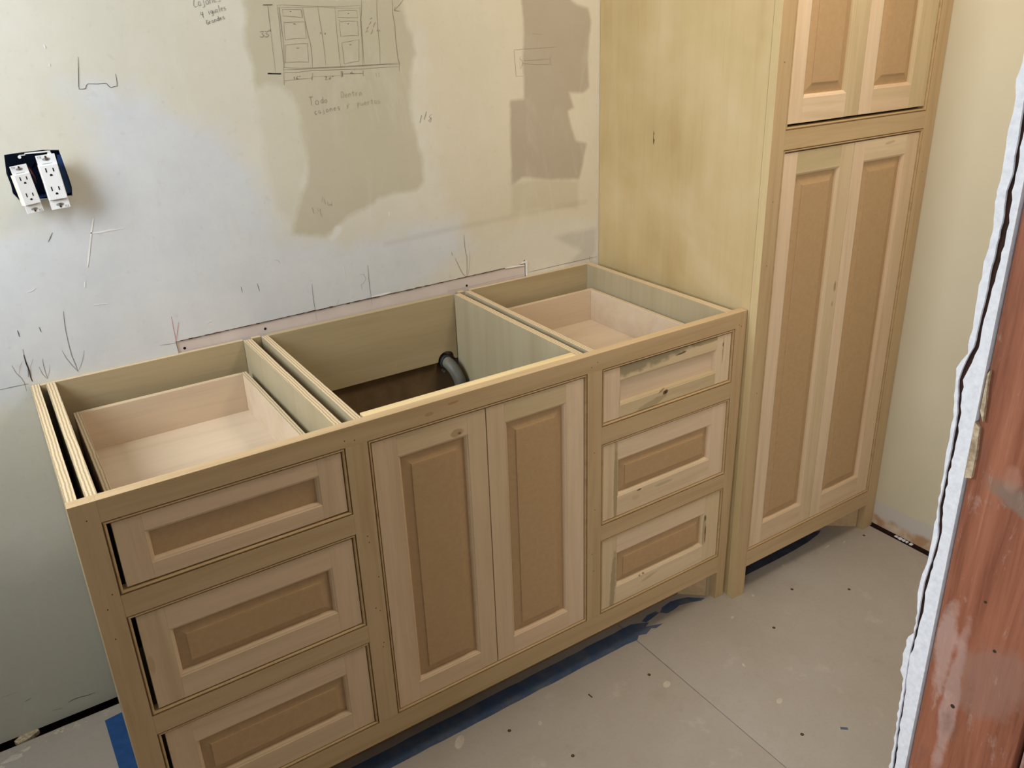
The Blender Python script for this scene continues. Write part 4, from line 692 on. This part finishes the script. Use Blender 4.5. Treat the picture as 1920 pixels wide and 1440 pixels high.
# left drawer column (fronts hang to the right of their openings: dark gap on the left)
front(V, 'drawer', .0537, .4395, .6662, .7897, yd+.0005, .044, .046, .029, .0315, False, ('door_z', 'door_z', 'door_x', 'door_x'), box=(.0622, .4237, -.0475, .668, .775), panelmat='mdf')
front(V, 'drawer', .0543, .4395, .4062, .6048, yd, .045, .045, .046, .047, True, ('brown_stile', 'door_z', 'door_x', 'door_x'), bev=.025)
front(V, 'drawer', .0533, .4395, .1485, .3478, yd, .045, .046, .048, .047, True, bev=.025)
# right drawer column
front(V, 'drawer', 1.0492, 1.4405, .6648, .7890, yd+.0005, .045, .046, .030, .0315, False, ('pale_z', 'split_stile', 'knotty_bottom', 'streaked_top'), box=(1.0555, 1.4265, -.0475, .668, .775), panelmat='pale_x')
front(V, 'drawer', 1.0490, 1.4408, .4052, .6052, yd, .043, .049, .052, .047, True, ('dark_stile', 'pale_z', 'marked_rail2', 'pale_x'), bev=.025)
front(V, 'drawer', 1.0490, 1.4408, .1482, .3480, yd, .044, .052, .050, .048, True, ('dark_stile3', 'split_stile3', 'marked_rail3', 'pale_x'), bev=.025)
# pair of doors
front(V, 'door', .4992, .7450, .1482, .7895, yd, .0505, .0420, .046, .0440, True, ('door_z', 'door_z', 'door_x', 'knot_toprail'), bev=.028)
front(V, 'door', .7472, .9930, .1482, .7895, yd, .0435, .0475, .046, .0440, True, ('door_z', 'pale_z', 'door_x', 'green_x'), bev=.028)
dimples(V, [(.022, .808), (.030, .665), (.018, .640), (.467, .808), (.448, .812), (.470, .60), (.472, .585), (.470, .43), (.483, .50), (.478, .42), (1.012, .81), (1.028, .818), (1.022, .45), (1.02, .60), (1.015, .33), (1.02, .28), (1.47, .80), (1.462, .805), (.018, .58), (.478, .34), (.476, .33)], yf)
# carcass panels (plywood, layered top edges)
def ply(name, xa0, xa1, xb0, xb1, y0, y1, z0, z1_, face='plyface', left=None, right=None):
    m = MB(); m.hexa([(xa0, y0, z0), (xa1, y0, z0), (xb0, y1, z0), (xb1, y1, z0), (xa0, y0, z1_), (xa1, y0, z1_), (xb0, y1, z1_), (xb1, y1, z1_)], face, top='edge_x', left=left or face, right=right or face)
    return m.build(name, V, bevel=.0005)
yp = yb+.0003
ply('side_panel', .0008, .0175, .0008, .0175, yp, -.0015, .0, H-.0006)
ply('inner_side_panel', .0288, .0468, .0287, .0464, yp, -.0105, .12, H-.001, right='shaded_ply')  # right face carries the painted bay shade
ply('partition_panel', .4400, .4560, .4370, .4560, yp, -.0125, .12, H-.0012)
ply('partition_panel', .4780, .4940, .4790, .4935, yp, -.0125, .12, H-.0008)
ply('partition_panel', .9905, 1.0070, .9905, 1.0085, yp, -.0205, .12, H-.0008)
ply('partition_panel', 1.0245, 1.0385, 1.0270, 1.0430, yp, -.0125, .12, H-.0020)
ply('side_panel', 1.4375, 1.4600, 1.4370, 1.4555, yp, -.0015, .0, H-.001)
# back: nailer strips behind each bay, lower back panel
def nail(x0, x1, z0, y0=-.0120): 
    m = MB(); m.box(x0, x1, y0, -.0008, z0, H-.0015, 'plywarm', top='edge_y'); return m.build('back_rail', V, bevel=.0005)
nail(.0185, .4368, .66); nail(.4565, .4785, .66); nail(1.0435, 1.4368, .66); nail(1.0090, 1.0265, .66)
# sink bay back rail with a notch for the drain
m = MB(); n = 14; cx, cz, R = .9560, .6560, .0262
poly = [(.4940, .6580), (cx-R, .6580)] + [(cx-R*math.cos(math.pi*i/n), .6580+R*math.sin(math.pi*i/n)) for i in range(1, n)] + [(cx+R, .6580), (.9895, .6580), (.9895, H-.0015), (.4940, H-.0015)]
m.prism(poly, lambda u, v, w: (u, w, v), -.0195, -.0030, 'plywarm'); m.build('back_rail', V)
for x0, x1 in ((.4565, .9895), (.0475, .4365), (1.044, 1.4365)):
    m = MB(); m.box(x0, x1, -.0026, -.0008, .12, .665, 'shaded_ply'); m.build('back_panel', V)
for x0, x1 in ((.0475, .4365), (.4950, .9895), (1.044, 1.4365)):
    m = MB(); m.box(x0, x1, yp, -.03, .122, .1385, 'plyface'); m.build('bottom_panel', V)
m = MB(); m.box(.4985, .9885, yp, yp+.0195, .800, H-.0003, 'lipped'); m.build('sink_cleat', V, bevel=.0006)
m = MB(); m.box(.10, 1.385, -.5016, -.4850, 0.0, .118, 'kick'); m.build('toe_kick', V)
def bracket(xa, ya, xb_, yb_, par, h, mt, th=.016):
    d = Vector((xb_-xa, yb_-ya)).normalized(); nn = Vector((-d.y, d.x))*th
    if nn.y < 0: nn = -nn
    m = MB(); p = [(xa, ya), (xb_, yb_), (xa+nn.x, ya+nn.y), (xb_+nn.x, yb_+nn.y)]
    m.hexa([(*q, 0) for q in p] + [(*q, h) for q in p], mt); return m.build('foot_bracket', par)
bracket(1.4400, -.5535, 1.3770, -.4985, V, .0880, 'frame_x', .010)
bracket(.0420, -.5535, .1050, -.4985, V, .0880, 'frame_x', .010)

# ------------------------------------------------------------------ tall cabinet
TC = thing('tall_cabinet', 'tall unfinished linen cabinet with two pairs of long panelled doors', 'cabinet', ((W+XR)/2, -DT/2, 0))
tf, tb = -DT, -DT+FF
TH = 2.36
m = MB()
kh = [(-.2225, 1.2270), (-.2245, 1.2215), (-.2262, 1.2120), (-.2265, 1.2040), (-.2250, 1.1950), (-.2238, 1.1905), (-.2226, 1.1960), (-.2222, 1.2040), (-.2224, 1.2160)]
outer = [(tb+.0014, 0), (-.0015, 0), (-.0015, TH), (tb+.0014, TH)]
tri = tessellate_polygon([[Vector((*p, 0)) for p in outer], [Vector((*p, 0)) for p in kh]])
P = outer+kh; i0 = len(m.v); m.v += [(W+.0014, p[0], p[1]) for p in P]; m.v += [(W+.0183, p[0], p[1]) for p in P]; k = len(P)
for t3 in tri:
    m.f.append(tuple(t3)); m.m.append(m.mi('tallside')); m.f.append(tuple(j+k for j in reversed(t3))); m.m.append(m.mi('tallside'))
for a0, n in ((0, 4), (4, len(kh))):
    for j in range(n):
        a, b = a0+j, a0+(j+1) % n; m.f.append((a, b, b+k, a+k)); m.m.append(m.mi('tallside' if n == 4 else 'nail'))
m.build('side_panel', TC)
m = MB(); m.prism([(-.2232, 1.2168), (-.2250, 1.2150), (-.2256, 1.2090), (-.2248, 1.2040), (-.2234, 1.2060), (-.2230, 1.2120)], fyz, W+.0024, W+.0045, 'pale_z'); m.build('wood_knot', TC)
m = MB(); m.box(W+.0050, W+.0060, -.24, -.21, 1.18, 1.24, 'nail'); m.build('knot_backing', TC)
m = MB(); m.box(XR-.020, XR-.002, tb, -.0015, 0, TH, 'plyface'); m.build('side_panel', TC)
m = MB(); m.box(W+.02, XR-.022, -.012, -.002, .1, TH, 'plyface'); m.build('back_panel', TC)
m = MB(); m.box(W+.02, XR-.022, tb, -.014, TH-.018, TH, 'plyface'); m.build('top_panel', TC)
m = MB(); m.box(W+.02, XR-.022, tb, -.014, .118, .1355, 'plyface'); m.build('bottom_panel', TC)
def tfp(name, x0, x1, za, zb, mt):
    m = MB(); m.box(x0, x1, tf, tb, za, zb, mt); return m.build(name, TC, bevel=.0006)
a0, a1, am = 1.5310, 2.0601, 1.7900
Z0, Z1, Z2, Z3 = .1385, 1.2126, 1.2554, 2.25
m = MB(); m.box(W, a0, tf, tb, 0, TH, 'frame_z', left='tall_edge'); m.build('frame_stile', TC, bevel=.0006)
tfp('frame_stile', a1, XR-.0012, 0, TH, 'frame_z')
tfp('frame_rail', a0, a1, .0890, Z0, 'frame_x'); tfp('frame_rail', a0, a1, Z1, Z2, 'frame_x'); tfp('frame_rail', a0, a1, Z3, TH, 'frame_x')
bead(TC, a0, a1, Z0, Z1, tf); bead(TC, a0, a1, Z2, Z3, tf)
td = tf+.0033
front(TC, 'door', 1.5395, 1.7888, .1462, 1.2040, td, .0455, .0465, .060, .0500, True, ('pale_z', 'tall_spot_stile', 'door_x', 'green_x'), bev=.030)
front(TC, 'door', 1.7908, 2.0508, .1462, 1.2040, td, .0420, .0520, .060, .0480, True, ('pale_z', 'door_z', 'door_x', 'tall_knot_rail'), bev=.030)
front(TC, 'door', 1.5375, 1.7860, 1.2680, 2.2420, td, .0460, .0520, .053, .0500, True, ('pale_z', 'green_z', 'pale_x', 'door_x'), bev=.030)
front(TC, 'door', 1.7880, 2.0500, 1.2680, 2.2420, td, .0460, .0660, .055, .0500, True, ('pale_z', 'green_z', 'door_x', 'door_x'), bev=.030)
m = MB(); m.box(1.535, 1.990, -.5246, -.508, 0, .116, 'kick'); m.build('toe_kick', TC)
m = MB(); m.prism([(1.536, -.5530), (1.62, -.5545), (1.72, -.5560), (1.80, -.5552), (1.87, -.5515), (1.93, -.5430), (1.955, -.5340), (1.93, -.5262), (1.536, -.5262)], lambda u, v, w: (u, v, w), .0004, 0, 'tape3')
kt = m.build('painters_tape', None, (1.73, -.54, 0)); tag(kt, 'dusty blue tape with shade in its colour, on the floor below the tall cabinet doors', 'tape')
bracket(2.0600, -.5835, 1.9850, -.5230, TC, .0886, 'frame_x', .010)
dimples(TC, [(1.508, 1.40), (1.512, .62), (1.508, .95), (1.51, 1.1), (2.085, 1.1)], tf)

# ------------------------------------------------------------------ drain pipe in the sink bay
DP = thing('drain_pipe', 'grey plastic drain pipe bending down inside the open middle bay', 'pipe', (.955, -.05, .5))
path = [(.952, .020, .656), (.953, .0, .656), (.9545, -.018, .655), (.9565, -.034, .651), (.959, -.048, .643), (.962, -.060, .631), (.9650, -.068, .616), (.9665, -.073, .598), (.967, -.075, .575), (.968, -.075, .45), (.968, -.075, .14)]
m = MB(); m.tube(path, .0160, 'pvc', 18); m.build('pipe', DP, smooth=True)
m = MB(); m.tube([(.9535, -.004, .655), (.9545, -.024, .6545)], [.0188, .0188], 'pvcdark', 20); m.build('slip_nut', DP, smooth=False, bevel=.001)
m = MB(); m.tube([(.940, -.020, .6350), (.9395, -.032, .6335)], .004, 'chrome', 10); m.build('pipe_clip', DP)

# ------------------------------------------------------------------ blue painter's tape on the floor
m = MB(); random.seed(4)
back = [(.05, -.5245)] + [(x, -.5240+random.uniform(-.0012, .0012)) for x in [i*.03+.08 for i in range(38)]]
frt = [(.05, -.5760)] + [(x, -.5750+random.uniform(-.0012, .0012)) for x in [i*.03+.08 for i in range(36)]]
m.prism(frt + [(1.165, -.579), (1.180, -.568), (1.20, -.575), (1.225, -.566), (1.235, -.573), (1.262, -.570), (1.236, -.560), (1.216, -.553), (1.235, -.545), (1.214, -.534)] + back[::-1], lambda u, v, w: (u, v, w), .00035, .0000, 'tape2')
ft = m.build('painters_tape', None, (.6, -.55, 0)); tag(ft, 'long scuffed strip of blue tape on the floor in front of the vanity', 'tape')
m = MB()
m.prism([(1.222, -.531), (1.250, -.521), (1.278, -.522), (1.284, -.532), (1.255, -.537), (1.230, -.541)], lambda u, v, w: (u, v, w), .00035, 0, 'tape2')
m.prism([(1.285, -.533), (1.305, -.520), (1.340, -.515), (1.365, -.520), (1.392, -.529), (1.405, -.541), (1.428, -.560), (1.412, -.561), (1.385, -.550), (1.350, -.541), (1.322, -.546), (1.300, -.546)], lambda u, v, w: (u, v, w), .00035, 0, 'tape2')
ft2 = m.build('painters_tape', None, (1.32, -.53, 0)); tag(ft2, 'torn scraps of blue tape by the right foot of the vanity', 'tape')
m = MB(); m.prism([(-.0375, -.0610), (-.0015, -.0565), (.012, -.0570), (.012, -.30), (-.0325, -.30), (-.0345, -.2276)], lambda u, v, w: (u, v, w), .0004, 0, 'tape')
lt = m.build('painters_tape', None, (-.015, -.18, 0)); tag(lt, 'clean bright blue tape on the floor along the left end of the vanity', 'tape')

# ------------------------------------------------------------------ electrical box and the two pulled-out receptacles
m = MB()
bx0, bx1, bz0, bz1 = .0600, .1600, 1.2075, 1.2950
for a in ((bx0, bx1, .0140, .070, bz1-.002, bz1), (bx0, bx1, .0140, .070, bz0, bz0+.002), (bx0, bx0+.002, .0140, .070, bz0, bz1), (bx1-.002, bx1, .0140, .070, bz0, bz1), (bx0, bx1, .068, .070, bz0, bz1)): m.box(*a, 'bluebox')
EB = m.build('electrical_box', None, (.11, .04, 1.25)); tag(EB, 'blue electrical box set in the ragged hole behind the receptacles', 'electrical box')
m = MB(); m.box(.150, .1610, .0035, .0150, 1.212, 1.286, 'bluebox'); m.build('box_flange', EB)
m = MB()
m.box(.096, .140, .0010, .0040, 1.2935, 1.2960, 'plastic'); m.tube([(.0865, .001, 1.2890), (.0865, .008, 1.2890)], .0028, 'plastic', 10); m.tube([(.1375, .001, 1.2905), (.1375, .008, 1.2905)], .0035, 'plastic', 10); m.box(.086, .0965, .0015, .0035, 1.2915, 1.2930, 'plastic')
m.build('mounting_ear', EB)
for (x, y) in ((.10, 0), (.118, 0)):
    m = MB(); m.tube([(x-.01, .066, 1.26), (x-.004, .040, 1.272), (x, .015, 1.262), (x+.003, .0, 1.25), (x+.002, -.006, 1.24)], .0017, 'wirecol', 8); m.build('wire', EB, smooth=True)
def receptacle(label, c_top, c_bot, ytop, ybot, roll):
    """device frame: u right, v up, w out of the wall"""
    top = Vector((c_top[0], ytop, c_top[1])); bot = Vector((c_bot[0], ybot, c_bot[1]))
    v = (top-bot); Lh = v.length; v.normalize(); u = Vector((1, 0, 0)) + Vector((0, roll, 0)); u = (u - v*u.dot(v)).normalized(); w = u.cross(v)
    if w.y > 0: w = -w
    c = (top+bot)/2
    sc = Lh/.105
    R = thing('power_receptacle', label, 'outlet', tuple(c), 'power receptacles hanging out of the wall')
    def fn(a, b, d): return c + (u*a + v*b + w*d)*sc
    def bx(name, a0, a1, b0, b1, d0, d1, mt, bev=0, par=R):
        q = MB(); q.hexa([fn(a, b, d) for b in (b0, b1) for d in (d1, d0) for a in (a0, a1)], mt); return q.build(name, par, bevel=bev)
    st_ = None
    q = MB()
    hw = .0170
    outl = [(-hw, -.0525), (hw, -.0525), (hw, .0525), (-hw, .0525)]
    q.prism(outl, lambda a, b, d: fn(a, b, d), .0010, -.0006, 'plastic'); st_ = q.build('mounting_strap', R, bevel=.0006*sc)
    bx('device_body', -.0168, .0168, -.034, .034, -.024, -.0007, 'plastic2', .001)
    fc = bx('receptacle_face', -.0163, .0163, -.0335, .0335, .0010, .0062, 'plastic', .0009)
    for sgn, yy in ((1, .0205), (1, -.0155)):
        q = MB()
        for (a, hgt) in ((-.0063, .0046), (.0063, .0038)):
            q.hexa([fn(a+x_, yy+b_, d_) for b_ in (0-.001, hgt*1.6) for d_ in (.0064, .0040) for x_ in (-.0011, .0011)], 'black')
        n = 10; q.prism([(.0026*math.cos(6.283*i/n), yy-.0075+max(-.0012, .0030*math.sin(6.283*i/n))) for i in range(n)], lambda a, b, d: fn(a, b, d), .0064, .0040, 'black')
        q.build('socket_slots', fc if False else R)
    for s_ in (1, -1):
        q = MB(); n = 16
        pl = [(.0072*math.cos(6.283*i/n), s_*(.0440+.0030*math.sin(6.283*i/n))) for i in range(n)]
        q.prism(pl, lambda a, b, d: fn(a, b, d), .0013, .0003, 'print')
        q.prism([(.0020*math.cos(6.283*i/8), s_*(.0480+.0026*math.sin(6.283*i/8))) for i in range(8)], lambda a, b, d: fn(a, b, d), .0014, .0003, 'nail')
        q.build('screw_slot', R)
        q = MB(); q.prism([(.0026*math.cos(6.283*i/10)+.0006, s_*.0440+.0026*math.sin(6.283*i/10)) for i in range(10)], lambda a, b, d: fn(a, b, d), .0022, .0010, 'metal'); q.build('screw', R)
        q = MB(); q.prism([(-.0095, s_*.0362), (.0085, s_*.0362), (.0085, s_*.0352), (-.0095, s_*.0352)], lambda a, b, d: fn(a, b, d), .0013, .0005, 'print') if s_ > 0 else q.prism([(-.0095, -.0358), (.0085, -.0358), (.0085, -.0352), (-.0095, -.0352)], lambda a, b, d: fn(a, b, d), .0013, .0005, 'print')
        q.build('strap_groove', R)
        # embossed letters TR (upright on top, turned round at the bottom)
        q = MB(); k = s_
        for st2 in ([(-.0150, .0505), (-.0118, .0505)], [(-.0134, .0505), (-.0134, .0462)], [(-.0105, .0462), (-.0105, .0505), (-.0080, .0500), (-.0080, .0486), (-.0105, .0484)], [(-.0096, .0484), (-.0076, .0462)]):
            q.ribbon([(a*k, b*k) for a, b in st2], .0008, lambda a, b: fn(a, b, .00125), 'print')
        q.build('embossed_letters', R, fix=False)
    return R
receptacle('white power receptacle pulled out of the wall box, left and lower of the pair', (.0790, 1.2775), (.0885, 1.1880), -.020, -.030, .16)
receptacle('white power receptacle pulled out of the wall box, right and higher of the pair', (.1275, 1.2920), (.1330, 1.1895), -.022, -.030, .0)
for o in bpy.data.objects:
    if '_o' in o.keys(): del o['_o']
